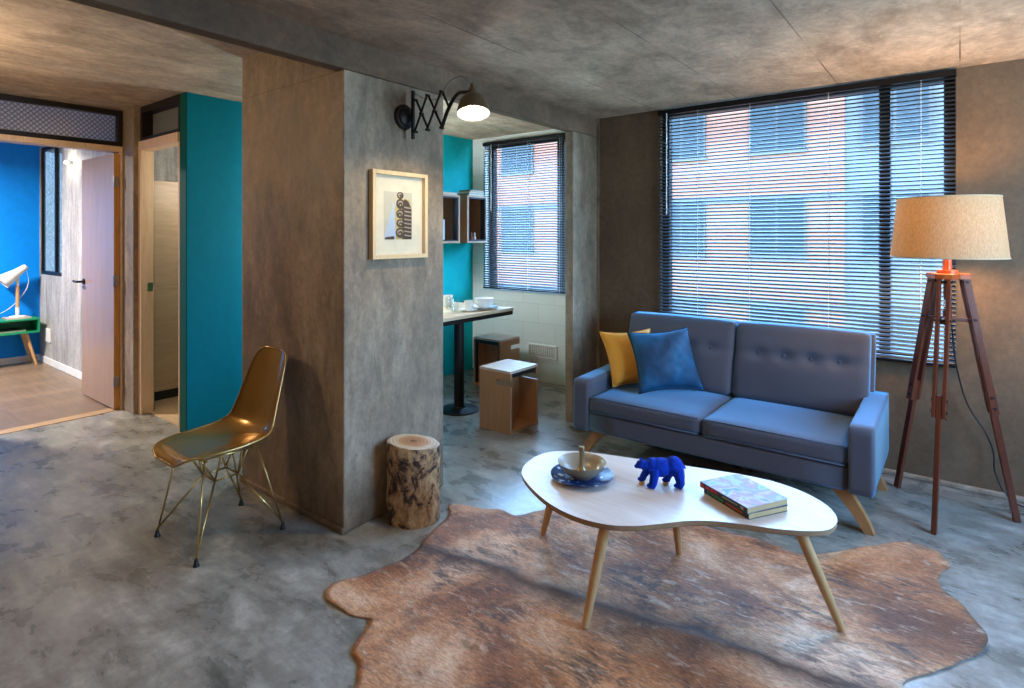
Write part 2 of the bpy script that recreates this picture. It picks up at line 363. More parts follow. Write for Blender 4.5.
# ------------------------------------------------------------------ mesh builder
class MB:
    def __init__(s): s.bm = bmesh.new(); s.mi = 0
    def _new(s, n0):
        s.bm.faces.ensure_lookup_table()
        for f in s.bm.faces[n0:]: f.material_index = s.mi
    def box(s, lo, hi, bev=0., seg=2, mat=None):
        n0 = len(s.bm.faces)
        r = bmesh.ops.create_cube(s.bm, size=1.)
        vs = r['verts']; lo = V(lo); hi = V(hi)
        for v in vs: v.co = V([(lo[i] + hi[i]) / 2 + v.co[i] * (hi[i] - lo[i]) for i in range(3)])
        if bev > 0:
            es = list({e for v in vs for e in v.link_edges})
            bmesh.ops.bevel(s.bm, geom=es, offset=bev, segments=seg, affect='EDGES', profile=.5)
        if mat is not None:
            s.bm.verts.ensure_lookup_table(); 
            vv = {v for f in list(s.bm.faces)[n0:] for v in f.verts}
            for v in vv: v.co = mat @ v.co
        s._new(n0); return s
    def bar(s, a, b, w, t, up=(0, 0, 1), bev=0., w2=None, t2=None):
        """rectangular bar a->b; w across, t along 'up' side"""
        n0 = len(s.bm.faces)
        a, b = V(a), V(b); d = (b - a).normalized(); up = V(up)
        x = d.cross(up)
        if x.length < 1e-5: x = d.cross(V((1, 0, 0)))
        x.normalize(); y = x.cross(d).normalized()
        rings = []
        for p, ww, tt in ((a, w, t), (b, w2 or w, t2 or t)):
            rings.append([s.bm.verts.new(p + x * ww / 2 * i + y * tt / 2 * j) for i, j in ((-1, -1), (1, -1), (1, 1), (-1, 1))])
        fs = [s.bm.faces.new(rings[0][::-1]), s.bm.faces.new(rings[1])]
        for i in range(4): fs.append(s.bm.faces.new((rings[0][i], rings[0][(i + 1) % 4], rings[1][(i + 1) % 4], rings[1][i])))
        if bev > 0:
            es = list({e for r in rings for v in r for e in v.link_edges})
            bmesh.ops.bevel(s.bm, geom=es, offset=bev, segments=2, affect='EDGES', profile=.5)
        s._new(n0); return s
    def tube(s, pts, r, seg=10, cap=True, radii=None):
        n0 = len(s.bm.faces); pts = [V(p) for p in pts]; rings = []
        up = V((0, 0, 1)); prev = None
        for i, p in enumerate(pts):
            d = (pts[min(i + 1, len(pts) - 1)] - pts[max(i - 1, 0)]).normalized()
            if prev is None:
                x = d.cross(up)
                if x.length < 1e-3: x = d.cross(V((1, 0, 0)))
            else:
                x = prev - d * prev.dot(d)
            x.normalize(); prev = x; y = d.cross(x)
            rr = radii[i] if radii else r
            rings.append([s.bm.verts.new(p + (x * math.cos(2 * PI * k / seg) + y * math.sin(2 * PI * k / seg)) * rr) for k in range(seg)])
        for a, b in zip(rings, rings[1:]):
            for k in range(seg): s.bm.faces.new((a[k], a[(k + 1) % seg], b[(k + 1) % seg], b[k]))
        if cap: s.bm.faces.new(rings[0][::-1]); s.bm.faces.new(rings[-1])
        s._new(n0); return s
    def cyl(s, a, b, r, r2=None, seg=24):
        return s.tube([a, b], r, seg, True, [r, r if r2 is None else r2])
    def lathe(s, prof, c=(0, 0, 0), seg=40, mat=None, close=False):
        """prof: (radius, z) list; ends with r=0 are closed"""
        n0 = len(s.bm.faces); rings = []
        mt = mat or Matrix.Translation(V(c))
        for r, z in prof:
            if r < 1e-6: rings.append([s.bm.verts.new(mt @ V((0, 0, z)))])
            else: rings.append([s.bm.verts.new(mt @ V((r * math.cos(2 * PI * k / seg), r * math.sin(2 * PI * k / seg), z))) for k in range(seg)])
        pr = list(zip(rings, rings[1:]))
        if close: pr.append((rings[-1], rings[0]))
        for a, b in pr:
            for k in range(seg):
                q = [a[k % len(a)], a[(k + 1) % len(a)], b[(k + 1) % len(b)], b[k % len(b)]]
                u = []
                for v in q:
                    if v not in u: u.append(v)
                if len(u) > 2:
                    try: s.bm.faces.new(u)
                    except ValueError: pass
        s._new(n0); return s
    def prism(s, poly, z0, z1, bev=0.):
        n0 = len(s.bm.faces)
        lo = [s.bm.verts.new((x, y, z0)) for x, y in poly]; hi = [s.bm.verts.new((x, y, z1)) for x, y in poly]
        s.bm.faces.new(lo[::-1]); t = s.bm.faces.new(hi); n = len(poly)
        for i in range(n): s.bm.faces.new((lo[i], lo[(i + 1) % n], hi[(i + 1) % n], hi[i]))
        if bev: bmesh.ops.bevel(s.bm, geom=list(t.edges), offset=bev, segments=2, affect='EDGES', profile=.5)
        s._new(n0); return s
    def extrude_poly(s, pts, off):
        """planar polygon of 3-D points extruded by vector off"""
        n0 = len(s.bm.faces); off = V(off)
        a = [s.bm.verts.new(V(p)) for p in pts]; b = [s.bm.verts.new(V(p) + off) for p in pts]; n = len(pts)
        s.bm.faces.new(a[::-1]); s.bm.faces.new(b)
        for i in range(n): s.bm.faces.new((a[i], a[(i + 1) % n], b[(i + 1) % n], b[i]))
        s._new(n0); return s
    def sphere(s, c, r, sub=2, scale=(1, 1, 1), mat=None):
        n0 = len(s.bm.faces)
        q = bmesh.ops.create_icosphere(s.bm, subdivisions=sub, radius=1.)
        m = mat or Matrix.Identity(3)
        for v in q['verts']: v.co = V(c) + m @ V([v.co[i] * r * scale[i] for i in range(3)])
        s._new(n0); return s
    def puff(s, lo, hi, r=.03, bulge=(0, 0, 0), n=12, fn=None, mat=None):
        """rounded, slightly swollen block (cushion)"""
        n0 = len(s.bm.faces)
        lo, hi = V(lo), V(hi); c = (lo + hi) / 2; h = (hi - lo) / 2
        t = bmesh.new(); bmesh.ops.create_cube(t, size=2.)
        bmesh.ops.subdivide_edges(t, edges=list(t.edges), cuts=n, use_grid_fill=True)
        mp = {}
        for v in t.verts:
            u = v.co.copy()
            q = V([u[i] * h[i] for i in range(3)])
            inn = V([max(-(h[i] - r), min(h[i] - r, q[i])) for i in range(3)])
            d = q - inn
            if d.length > 1e-6: q = inn + d.normalized() * r
            for i in range(3):
                j, k = [(1, 2), (0, 2), (0, 1)][i]
                q[i] += (q[i] / h[i]) * bulge[i] * (1 - u[j] ** 2) * (1 - u[k] ** 2)
            p = c + q
            if fn: p = fn(p, u)
            if mat is not None: p = mat @ p
            mp[v] = s.bm.verts.new(p)
        for f in t.faces: s.bm.faces.new([mp[v] for v in f.verts])
        t.free(); s._new(n0); return s
    def build(s, name, mat, parent=None, smooth=None, origin=None, kind=None, merge=False):
        bm = s.bm
        if merge: bmesh.ops.remove_doubles(bm, verts=bm.verts, dist=1e-5)
        bmesh.ops.recalc_face_normals(bm, faces=bm.faces)
        root = parent
        off = V((0, 0, 0))
        if parent is not None:
            q = parent
            while q is not None: off += q.location; q = q.parent
        elif origin is not None: off = V(origin)
        if off.length > 0:
            for v in bm.verts: v.co -= off
        me = bpy.data.meshes.new(name); bm.to_mesh(me); bm.free()
        for m in (mat if isinstance(mat, (list, tuple)) else [mat]): me.materials.append(m)
        o = bpy.data.objects.new(name, me); COL.objects.link(o)
        if parent is not None: o.parent = parent
        elif origin is not None: o.location = off
        if smooth is not None:
            for p in me.polygons: p.use_smooth = True
            if smooth < 180: me.set_sharp_from_angle(angle=math.radians(smooth))
        if kind: o['kind'] = kind
        return o

def tag(o, label, cat, group=None):
    o['label'] = label; o['category'] = cat
    if group: o['group'] = group
    return o

def thing(name, label, cat, loc=(0, 0, 0), group=None):
    o = bpy.data.objects.new(name, None); COL.objects.link(o); o.empty_display_size = .1
    o.location = loc
    return tag(o, label, cat, group)

def copy_tree(o, parent=None):
    c = o.copy(); COL.objects.link(c)
    if parent is not None: c.parent = parent
    for ch in list(o.children): copy_tree(ch, c)
    return c

def catmull(pts, n=8, closed=True):
    out = []; m = len(pts)
    for i in range(m if closed else m - 1):
        p = [V(pts[(i + k) % m] if closed else pts[max(0, min(m - 1, i + k))]) for k in (-1, 0, 1, 2)]
        for j in range(n):
            t = j / n
            out.append(.5 * ((2 * p[1]) + (p[2] - p[0]) * t + (2 * p[0] - 5 * p[1] + 4 * p[2] - p[3]) * t * t + (3 * p[1] - p[0] - 3 * p[2] + p[3]) * t ** 3))
    if not closed: out.append(V(pts[-1]))
    return out

def text_mesh(name, body, size, mat, parent, M, depth=.0006):
    cu = bpy.data.curves.new(name, 'FONT'); cu.body = body; cu.size = size; cu.extrude = depth; cu.align_y = 'CENTER'
    t = bpy.data.objects.new(name, cu); COL.objects.link(t)
    dg = bpy.context.evaluated_depsgraph_get()
    me = bpy.data.meshes.new_from_object(t.evaluated_get(dg))
    bpy.data.objects.remove(t)
    off = V((0, 0, 0)); q = parent
    while q is not None: off += q.location; q = q.parent
    me.transform(Matrix.Translation(-off) @ M)
    me.materials.clear(); me.materials.append(mat)
    o = bpy.data.objects.new(name, me); COL.objects.link(o); o.parent = parent
    return o

S = 'structure'
# ------------------------------------------------------------------ room shell
MB().box((-5.49, -2.1, -.15), (1.75, 4.95, 0)).build('floor', FLOORC, kind=S)
MB().box((-9.0, -1.7, -.15), (-5.491, 2.1, -.004)).build('floor', PLANK, kind=S)
MB().box((-5.6, 1.90, .0005), (-4.53, 3.1, .006)).build('floor', PLANKL, kind=S)
MB().box((-2.40, -2.1, 2.40), (1.75, 4.4, 2.6)).build('ceiling', CEIL, kind=S)
MB().box((-9.0, -2.1, 2.485), (-2.40, 4.95, 2.62)).build('ceiling', CEIL, kind=S)
MB().box((-2.431, -2.05, 2.25), (-2.352, 4.165, 2.55), .006).build('beam', BEAMC, kind=S)
MB().box((-3.335, 1.704, 0), (-2.352, 2.387, 2.249), .008).box((-3.332, 1.707, 2.245), (-2.432, 2.384, 2.50)).build('pillar', PILC, kind=S)
MB().box((-2.424, 3.795, 0), (-2.352, 4.166, 2.249), .006).build('pillar', PILC, kind=S)
# window wall
b = MB()
b.box((-2.36, 4.165, 0), (-1.80, 4.36, 2.45)); b.box((-.02, 4.165, 0), (1.75, 4.36, 2.45)); b.box((-1.80, 4.165, 0), (-.02, 4.36, .70))
b.build('wall_back', WALLC, kind=S)
b = MB()
b.box((1.55, -2.1, 0), (1.75, 2.0, 2.45)); b.box((1.55, 3.4, 0), (1.75, 4.3, 2.45)); b.box((1.55, 2.0, 0), (1.75, 3.4, .70)); b.box((1.55, 2.0, 2.3), (1.75, 3.4, 2.45))
b.build('wall_right', WALLC, kind=S)
MB().box((-9.0, -2.25, 0), (1.75, -2.05, 2.6)).build('wall_front', WALLC, kind=S)
# hall wall with bedroom doorway, and the corner post
b = MB()
b.box((-5.60, -2.1, 0), (-5.49, .90, 2.5))
b.box((-5.60, 1.80, 0), (-5.26, 1.955, 2.5), .004)
b.box((-5.60, .90, 2.472), (-5.49, 1.80, 2.5))
b.build('wall_left', PILC, kind=S)
# teal partition
b = MB(); b.box((-4.53, 1.86, 0), (-4.432, 3.0, 2.5))
b.build('wall_teal', TEAL, kind=S)
MB().box((-4.531, 1.853, 0), (-4.431, 1.861, 2.49)).build('trim_1', TEALEDGE, kind=S)
MB().box((-4.53, 2.99, 0), (-4.19, 4.86, 2.5)).build('wall_nook_left', TEALN, kind=S)
# room behind the second doorway
b = MB(); b.box((-5.75, 1.955, 0), (-5.60, 3.1, 2.5)); b.box((-5.75, 3.0, 0), (-4.53, 3.12, 2.5))
b.build('wall_bath', GREYC, kind=S)
# nook wall with window
b = MB()
b.box((-4.3, 4.70, 0), (-4.01, 4.86, 2.5)); b.box((-2.85, 4.70, 0), (-2.33, 4.86, 2.5)); b.box((-4.01, 4.70, 0), (-2.85, 4.86, .88)); b.box((-4.01, 4.70, 2.432), (-2.85, 4.86, 2.5))
b.build('wall_nook_back', BLOCK, kind=S)
MB().box((-2.424, 4.16, 0), (-2.33, 4.72, 2.5)).build('wall_nook_right', PILC, kind=S)
# bedroom
MB().box((-8.60, -1.7, 0), (-8.45, 1.931, 2.6)).build('wall_bedroom_left', BLUEW, kind=S)
b = MB()
b.box((-8.46, 1.93, 0), (-8.43, 1.97, 2.6)); b.box((-7.62, 1.93, 0), (-5.59, 1.97, 2.6)); b.box((-8.43, 1.93, 0), (-7.62, 1.97, 1.0)); b.box((-8.43, 1.93, 2.46), (-7.62, 1.97, 2.6))
b.build('wall_bedroom_back', GREYC, kind=S)
MB().box((-8.8, -1.7, 0), (-5.55, -1.55, 2.6)).build('wall_bedroom_front', BLUEW, kind=S)
# baseboards
MB().box((-8.45, -1.5, 0), (-8.438, 1.93, .07)).build('baseboard_bedroom_left', WHITE, kind=S)
MB().box((-8.45, 1.918, 0), (-5.62, 1.93, .07)).build('baseboard_bedroom_back', WHITE, kind=S)
BASE = concrete('base_screed', (.26, .19, .13), (.34, .26, .19), (.42, .33, .25), 2)
MB().box((-2.35, 4.145, 0), (1.55, 4.17, .03), .008).build('baseboard_back', BASE, kind=S)
MB().box((-3.342, 1.690, 0), (-2.345, 1.71, .03), .008).build('baseboard_pillar', PILC, kind=S)
# wooden sill strip at the doorway
MB().box((-5.60, .9, -.003), (-5.485, 1.80, .004)).build('trim_2', wood('threshold_wood', (.5, .33, .18), (.4, .25, .13), 'y'), kind=S)

# ---- doorway frames
b = MB()
b.box((-5.60, 1.788, 0), (-5.485, 1.80, 2.18), .003)
b.box((-5.60, .90, 2.135), (-5.485, 1.788, 2.18), .003)
b.box((-5.60, .90, 0), (-5.485, .93, 2.135), .003)
b.build('trim_3', LIGHTW, kind=S)
b = MB()
b.box((-5.26, 1.835, 0), (-5.205, 1.93, 2.13), .003)
b.box((-5.26, 1.835, 2.13), (-4.532, 1.93, 2.205), .003)
b.box((-4.55, 1.85, 0), (-4.532, 1.93, 2.13), .003)
b.build('trim_4', LIGHTW, kind=S)
sp = MB().box((-5.2055, 1.885, .99), (-5.202, 1.922, 1.06), .001).build('strike_plate', BRASS, kind=S)
tag(sp, 'small brass strike plate on the pale jamb of the second doorway', 'strike plate')
del sp['kind']

def frosted():
    m, nt, p = new_mat('frosted_tinted_pane'); nt.nodes.remove(p); out = nt.nodes['Material Output']
    t = N(nt, 'ShaderNodeBsdfTransparent'); t.inputs['Color'].default_value = (.27, .29, .30, 1)
    d = N(nt, 'ShaderNodeBsdfTranslucent'); d.inputs['Color'].default_value = (.10, .115, .12, 1)
    mx = N(nt, 'ShaderNodeMixShader'); L(nt, noise_tex(nt, coords(nt), 60, 4), mx.inputs[0]); L(nt, t.outputs[0], mx.inputs[1]); L(nt, d.outputs[0], mx.inputs[2]); L(nt, mx.outputs[0], out.inputs['Surface'])
    return m
def window(name, frames, panes, glassm=GLASS, framem=BLACKM):
    b = MB()
    for lo, hi in frames: b.box(lo, hi, .003)
    w = b.build(name, framem, kind=S)
    for lo, hi in panes: MB().box(lo, hi).build('pane', glassm, w)
    return w
# window_1: main window
y0, y1 = 4.20, 4.26
window('window_1', [((-1.80, y0, .70), (-.02, y1, .745)), ((-1.80, y0, 2.345), (-.02, y1, 2.40)), ((-1.80, y0, .745), (-1.745, y1, 2.345)),
                    ((-.075, y0, .745), (-.02, y1, 2.345)), ((-.395, y0, .745), (-.335, y1, 2.345))],
       [((-1.745, 4.228, .745), (-.395, 4.234, 2.345)), ((-.335, 4.228, .745), (-.075, 4.234, 2.345))])
y0, y1 = 4.77, 4.83
window('window_2', [((-4.01, y0, .88), (-2.85, y1, .92)), ((-4.01, y0, 2.38), (-2.85, y1, 2.432)), ((-4.01, y0, .92), (-3.955, y1, 2.38)),
                    ((-3.14, y0, .92), (-3.06, y1, 2.38)), ((-2.90, y0, .92), (-2.85, y1, 2.38))],
       [((-3.955, 4.798, .92), (-3.14, 4.804, 2.38)), ((-3.06, 4.798, .92), (-2.90, 4.804, 2.38))])
y0, y1 = 1.94, 1.975
window('window_3', [((-8.43, y0, 1.0), (-7.62, y1, 1.04)), ((-8.43, y0, 2.42), (-7.62, y1, 2.46)), ((-8.43, y0, 1.04), (-8.40, y1, 2.42)),
                    ((-7.66, y0, 1.04), (-7.62, y1, 2.42)), ((-7.92, y0, 1.04), (-7.87, y1, 2.42))],
       [((-8.40, 1.955, 1.04), (-7.92, 1.96, 2.42)), ((-7.87, 1.955, 1.04), (-7.66, 1.96, 2.42))], frosted())
x0, x1 = 1.62, 1.68
window('window_4', [((x0, 2.0, .70), (x1, 3.4, .75)), ((x0, 2.0, 2.25), (x1, 3.4, 2.3)), ((x0, 2.0, .75), (x1, 2.05, 2.25)),
                    ((x0, 3.35, .75), (x1, 3.4, 2.25)), ((x0, 2.67, .75), (x1, 2.73, 2.25))],
       [((1.647, 2.05, .75), (1.653, 2.67, 2.25)), ((1.647, 2.73, .75), (1.653, 3.35, 2.25))])
# transoms over the two doorways
window('window_5', [((-5.58, .90, 2.18), (-5.48, 1.80, 2.215)), ((-5.58, .90, 2.435), (-5.48, 1.80, 2.475)), ((-5.58, 1.765, 2.215), (-5.48, 1.80, 2.435)), ((-5.58, .90, 2.215), (-5.48, .935, 2.435))],
       [((-5.545, .935, 2.215), (-5.537, 1.765, 2.435))], WIRED, IRON)
window('window_6', [((-5.26, 1.85, 2.205), (-4.53, 1.95, 2.235)), ((-5.26, 1.85, 2.435), (-4.53, 1.95, 2.486)), ((-5.26, 1.85, 2.235), (-5.225, 1.95, 2.435)), ((-4.555, 1.85, 2.235), (-4.53, 1.95, 2.435))],
       [((-5.225, 1.93, 2.235), (-4.555, 1.936, 2.435))], wired_mat('dark_wire_mesh', (.24, .22, .20), .25), IRON)

# bedroom door leaf, standing open into the bedroom
d = MB().box((-6.30, 1.7430, .012), (-5.508, 1.7850, 2.125), .002).build('door_1', DOORW, kind=S)
MB().box((-5.509, 1.7435, .013), (-5.5055, 1.7845, 2.124)).build('edge_strip', DOORE, d)
for z in (.24, 1.07, 1.89):
    MB().cyl((-5.497, 1.7430, z - .045), (-5.497, 1.7430, z + .045), .008, seg=12).box((-5.507, 1.7450, z - .04), (-5.503, 1.7780, z + .04)).build('hinge', STEEL, d)
h = MB().cyl((-6.235, 1.7430, 1.03), (-6.235, 1.7350, 1.03), .027, seg=24).cyl((-6.235, 1.7370, 1.03), (-6.235, 1.6880, 1.03), .010, seg=14)
h.tube([(-6.225, 1.6910, 1.03), (-6.27, 1.6890, 1.03), (-6.345, 1.6930, 1.032)], .010, 12)
h.build('door_handle', IRON, d, 40)

# fitted wardrobe seen through the second doorway
w = thing('wardrobe', 'pale wood grain wardrobe side seen through the narrow second doorway', 'wardrobe', (-5.5, 2.4, 0))
MB().box((-5.595, 1.99, .09), (-5.50, 2.97, 1.92), .002).build('door', LIGHTWX, w)
MB().box((-5.595, 2.0, .006), (-5.53, 2.96, .09)).build('plinth', BLACKP, w)

# wall light in the bedroom
t = thing('wall_light', 'small bare bulb wall light glowing on the grey bedroom wall above the door', 'lamp', (-7.28, 1.93, 2.2))
MB().cyl((-7.28, 1.93, 2.2), (-7.28, 1.90, 2.2), .022, seg=24).build('wall_plate', STEEL, t, 40)
MB().sphere((-7.28, 1.882, 2.2), .02, 3).build('bulb', emit('bulb_glow', (1., .93, .8), 5), t, 180)

# ------------------------------------------------------------------ venetian blinds
def blind(name, label, x0, x1, z0, z1, y, cords, wand_x, wand_len, pitch=.0249, w=.0288, tilt=28.):
    t = thing(name, label, 'blind', ((x0 + x1) / 2, y, z0), 'venetian blinds')
    MB().box((x0, y - .02, z1 - .035), (x1, y + .02, z1), .003).build('headrail', BLACKM, t)
    b = MB(); n = int((z1 - z0 - .05) / pitch); ct, st = math.cos(math.radians(tilt)), math.sin(math.radians(tilt))
    for i in range(n):
        z = z0 + .03 + i * pitch
        prof = []
        for side in (0, 1):
            for k in range(5):
                u = (k / 4 * 2 - 1) * (1 if side == 0 else -1)
                px = u * w / 2; pz = .0036 * (1 - u * u) - side * .0006
                prof.append((y + px * ct - pz * st * 0, z + px * st + pz))
        b.extrude_poly([(x0 + .003, q[0], q[1]) for q in prof], (x1 - x0 - .006, 0, 0))
    b.build('slats', SLAT, t, 50)
    MB().box((x0 + .002, y - .014, z0), (x1 - .002, y + .014, z0 + .016), .003).build('bottom_rail', BLACKM, t)
    for cx in cords:
        MB().tube([(cx, y - .0145, z0 + .01), (cx, y - .0145, z1 - .03)], .0012, 6).tube([(cx, y + .0145, z0 + .01), (cx, y + .0145, z1 - .03)], .0012, 6).build('ladder_cord', WHITE, t)
    MB().cyl((wand_x, y - .026, z1 - .03), (wand_x, y - .028, z1 - wand_len), .0045, seg=8).sphere((wand_x, y - .028, z1 - wand_len), .007, 1).build('tilt_wand', plain('clear_wand', (.62, .70, .72), .2), t)
    return t
blind('venetian_blind', 'wide dark slatted blind lowered over the large window behind the sofa', -1.805, -.015, .69, 2.385, 4.135, (-1.50, -1.14, -.66, -.18), -1.73, .78)
blind('venetian_blind', 'narrower dark slatted blind over the dining nook window', -4.015, -2.87, .885, 2.43, 4.677, (-3.8, -3.42, -3.04), -3.89, .72)

# ------------------------------------------------------------------ building across the street
t = thing('apartment_building', 'pink brick building with grey windows seen through the blinds', 'building', (-4, 15, -8))
b = MB(); b.box((-22, 15.0, -8), (-2.07, 17, 5.6)); b.build('wall', FBRICK, t)
b = MB(); b.box((-2.07, 15.05, -8), (12, 17, 5.6)); b.build('wall', FPALE, t)
cols = (-18.6, -15.2, -12.05, -9.0, -6.52, -4.14, -1.75, .7)
for cx in cols:
    for z in (-1.66, .92, 3.48):
        o = MB().box((cx, 14.93, z), (cx + 1.28, 15.02, z + 1.48)).box((cx - .03, 14.9, z - .06), (cx + 1.31, 15.02, z)).build('window', FBAND, t)
        MB().box((cx + .05, 14.915, z + .06), (cx + .61, 14.935, z + 1.42)).box((cx + .67, 14.915, z + .06), (cx + 1.23, 14.935, z + 1.42)).build('pane', FGLASS, o)
for z in (-.30, 2.27, 4.85): MB().box((-22, 14.96, z), (12, 15.06, z + .16)).build('floor_band', FBAND, t)
MB().box((-22, 14.8, 5.6), (12, 17.1, 5.75)).build('parapet', FBAND, t)
MB().box((-40, 4.95, -8.1), (40, 40, -8)).build('street_ground', STREET, kind=S)

# ------------------------------------------------------------------ sofa
sofa = thing('sofa', 'two-seat slate blue sofa with buttoned back cushions on splayed oak legs', 'sofa', (-1.14, 3.55, 0))
SX0, SX1 = -1.965, -.318; SY0, SY1 = 3.17, 3.99
def arm_fn(p, u):
    p.z -= max(0, (p.y - SY0)) * -.03 * (1 if u.z > 0 else 0); return p
for x0, x1 in ((SX0, SX0 + .108), (SX1 - .108, SX1)):
    MB().puff((x0, SY0, .205), (x1, SY1 - .06, .525), .011, (.001, 0, .003), 8, arm_fn).build('armrest', SOFAF, sofa, 180)
MB().puff((SX0 + .109, SY0 + .012, .205), (SX1 - .109, SY1 - .05, .325), .012, n=6).build('base_frame', SOFAF, sofa, 180)
def lean(p, u):     # back tilts away with height
    p.y += (p.z - .40) * .26; return p
MB().puff((SX0 + .07, 3.83, .24), (SX1 - .07, 3.905, .868), .02, n=8, fn=lean).build('back_frame', SOFAF, sofa, 180)
XM = (SX0 + SX1) / 2
for x0, x1 in ((SX0 + .112, XM - .003), (XM + .003, SX1 - .112)):
    s = MB().puff((x0, SY0 + .006, .328), (x1, 3.80, .425), .026, (.002, .006, .016), 14).build('seat_cushion', SOFAF, sofa, 180)
    # piping
    z = .425; r = .004; q = .012
    MB().tube([(x0 + q, SY0 + .014, z - .004), (x1 - q, SY0 + .014, z - .004)], r, 8).tube([(x0 + q, SY0 + .008, .334), (x1 - q, SY0 + .008, .334)], r, 8).build('piping', SOFAF, s, 180)
for x0, x1 in ((SX0 + .075, XM - .003), (XM + .003, SX1 - .085)):
    bx = [x0 + (x1 - x0) * f for f in (.2, .4, .6, .8)]; bz = .71
    def tuft(p, u, bx=bx):
        if u.y < -.5:
            for cx in bx:
                dd = ((p.x - cx) ** 2 + (p.z - bz) ** 2) ** .5
                p.y += .022 * math.exp(-(dd / .035) ** 2)
            p.y += .008 * math.exp(-((p.z - bz) / .03) ** 2)
        p.y += (p.z - .40) * .26
        return p
    c = MB().puff((x0, 3.70, .43), (x1, 3.825, .885), .03, (.0, .03, .006), 26, tuft).build('back_cushion', SOFAF, sofa, 180)
    for cx in bx:
        ux = (cx - (x0 + x1) / 2) / ((x1 - x0) / 2)
        MB().sphere((cx, 3.70 - .03 * (1 - ux * ux) * .947 + .0285 + (bz - .4) * .26, bz), .0125, 2, (1, .6, 1)).build('button', SOFAF, c, 180)
def sofa_leg(xt, xb, y, curve):
    # flat board raked outwards
    top, bot = V((xt, y, .21)), V((xb, y, .0))
    pts = []; n = 8
    for i in range(n + 1):
        f = i / n; p = top.lerp(bot, f); p.x += curve * math.sin(f * PI)
        wd = .085 * (1 - f) + .042 * f
        pts.append((p, wd))
    poly = [(p.x - w / 2, p.y, p.z) for p, w in pts] + [(p.x + w / 2, p.y, p.z) for p, w in reversed(pts)]
    return MB().extrude_poly(poly, (0, .045, 0))
for xt, xb, cv in ((-1.80, -1.955, -.012), (-.49, -.345, .012)):
    for y in (3.25, 3.86): sofa_leg(xt, xb, y, cv).build('leg', SOFALEG, sofa, 30)

def pillow(name, label, BL, BR, TL, TR, T, mat, edge, seed):
    BL, BR, TL, TR = map(V, (BL, BR, TL, TR)); c = (BL + BR + TL + TR) / 4
    b = MB(); n = 26; nrm = (BR - BL).cross(TL - BL).normalized(); g = {}
    for sd in (1, -1):
        for i in range(n + 1):
            for j in range(n + 1):
                u, v = i / n * 2 - 1, j / n * 2 - 1
                if sd == -1 and (i in (0, n) or j in (0, n)): g[sd, i, j] = g[1, i, j]; continue
                uu = u * (1 - .115 * (1 - v * v)); vv = v * (1 - .115 * (1 - u * u))
                a, e = (uu + 1) / 2, (vv + 1) / 2
                p = (BL * (1 - a) + BR * a) * (1 - e) + (TL * (1 - a) + TR * a) * e
                th = T * max(0, (1 - u ** 2) * (1 - v ** 2)) ** .42
                wr = .5 * noise.noise(V((u * 2.2 + seed, v * 2.2, seed))) + .3 * noise.noise(V((u * 5 + seed, v * 5, 3)))
                g[sd, i, j] = b.bm.verts.new(p + nrm * sd * th * (1 + .22 * wr))
    for sd in (1, -1):
        for i in range(n):
            for j in range(n):
                q = [g[sd, i, j], g[sd, i + 1, j], g[sd, i + 1, j + 1], g[sd, i, j + 1]]
                try: b.bm.faces.new(q if sd == 1 else q[::-1])
                except ValueError: pass
    rim = [g[1, i, 0].co.copy() for i in range(n)] + [g[1, n, j].co.copy() for j in range(n)] + [g[1, n - i, n].co.copy() for i in range(n)] + [g[1, 0, n - j].co.copy() for j in range(n)]
    root = thing(name, label, 'cushion', tuple((BL + BR) / 2), 'scatter cushions on the sofa')
    b.build('cover', mat, root, 180)
    MB().tube(rim + [rim[0]], .0045, 6, False).build('piping', edge, root, 180)
    return root
pillow('cushion', 'mustard yellow satin cushion leaning in the left corner of the sofa', (-1.80, 3.40, .45), (-1.575, 3.64, .45), (-1.945, 3.48, .785), (-1.678, 3.70, .805), .075, YELLOW, YELLOW, 1.)
pillow('cushion', 'dark blue velvet cushion leaning in front of the yellow one', (-1.60, 3.365, .445), (-1.30, 3.70, .445), (-1.72, 3.445, .81), (-1.405, 3.68, .845), (.088), BLUEV, fabric('navy_edge', (.004, .012, .03), None, .2), 5.)

# ------------------------------------------------------------------ cowhide rug
out = [(-2.15, 2.225), (-2.06, 2.285), (-1.985, 2.305), (-1.90, 2.345), (-1.80, 2.352), (-1.735, 2.47), (-1.64, 2.62), (-1.56, 2.75), (-1.45, 2.81), (-1.2, 2.83), (-.95, 2.84), (-.72, 2.86),
       (-.56, 2.86), (-.46, 2.95), (-.366, 3.075), (-.27, 3.20), (-.178, 3.287), (-.09, 3.27), (-.035, 3.15), (-.07, 3.04), (-.055, 2.92), (.02, 2.82), (.075, 2.68), (.065, 2.57), (.0, 2.46), (-.06, 2.36),
       (-.142, 2.23), (-.09, 2.08), (.06, 1.96), (.10, 1.80), (.0, 1.68), (-.16, 1.62), (-.30, 1.50), (-.42, 1.34), (-.60, 1.22), (-.85, 1.18), (-1.05, 1.10), (-1.22, .95), (-1.40, .90), (-1.50, 1.0), (-1.51, 1.13),
       (-1.585, 1.20), (-1.655, 1.235), (-1.70, 1.30), (-1.745, 1.375), (-1.80, 1.36), (-1.90, 1.345), (-2.0, 1.36), (-2.045, 1.43), (-2.00, 1.53), (-1.975, 1.62), (-1.945, 1.72), (-1.965, 1.82), (-2.01, 1.92), (-2.035, 2.01), (-2.06, 2.11), (-2.10, 2.17)]
ol = [V((x, y, 0)) for x, y in out]
ol = catmull([(p.x, p.y, 0) for p in ol], 5)
for i, p in enumerate(ol):
    p.x += .007 * noise.noise(V((p.x * 14, p.y * 14, 1))); p.y += .007 * noise.noise(V((p.x * 14, p.y * 14, 7)))
ctr = V((-1.0, 2.05, 0)); b = MB(); rings = []; NR = 34
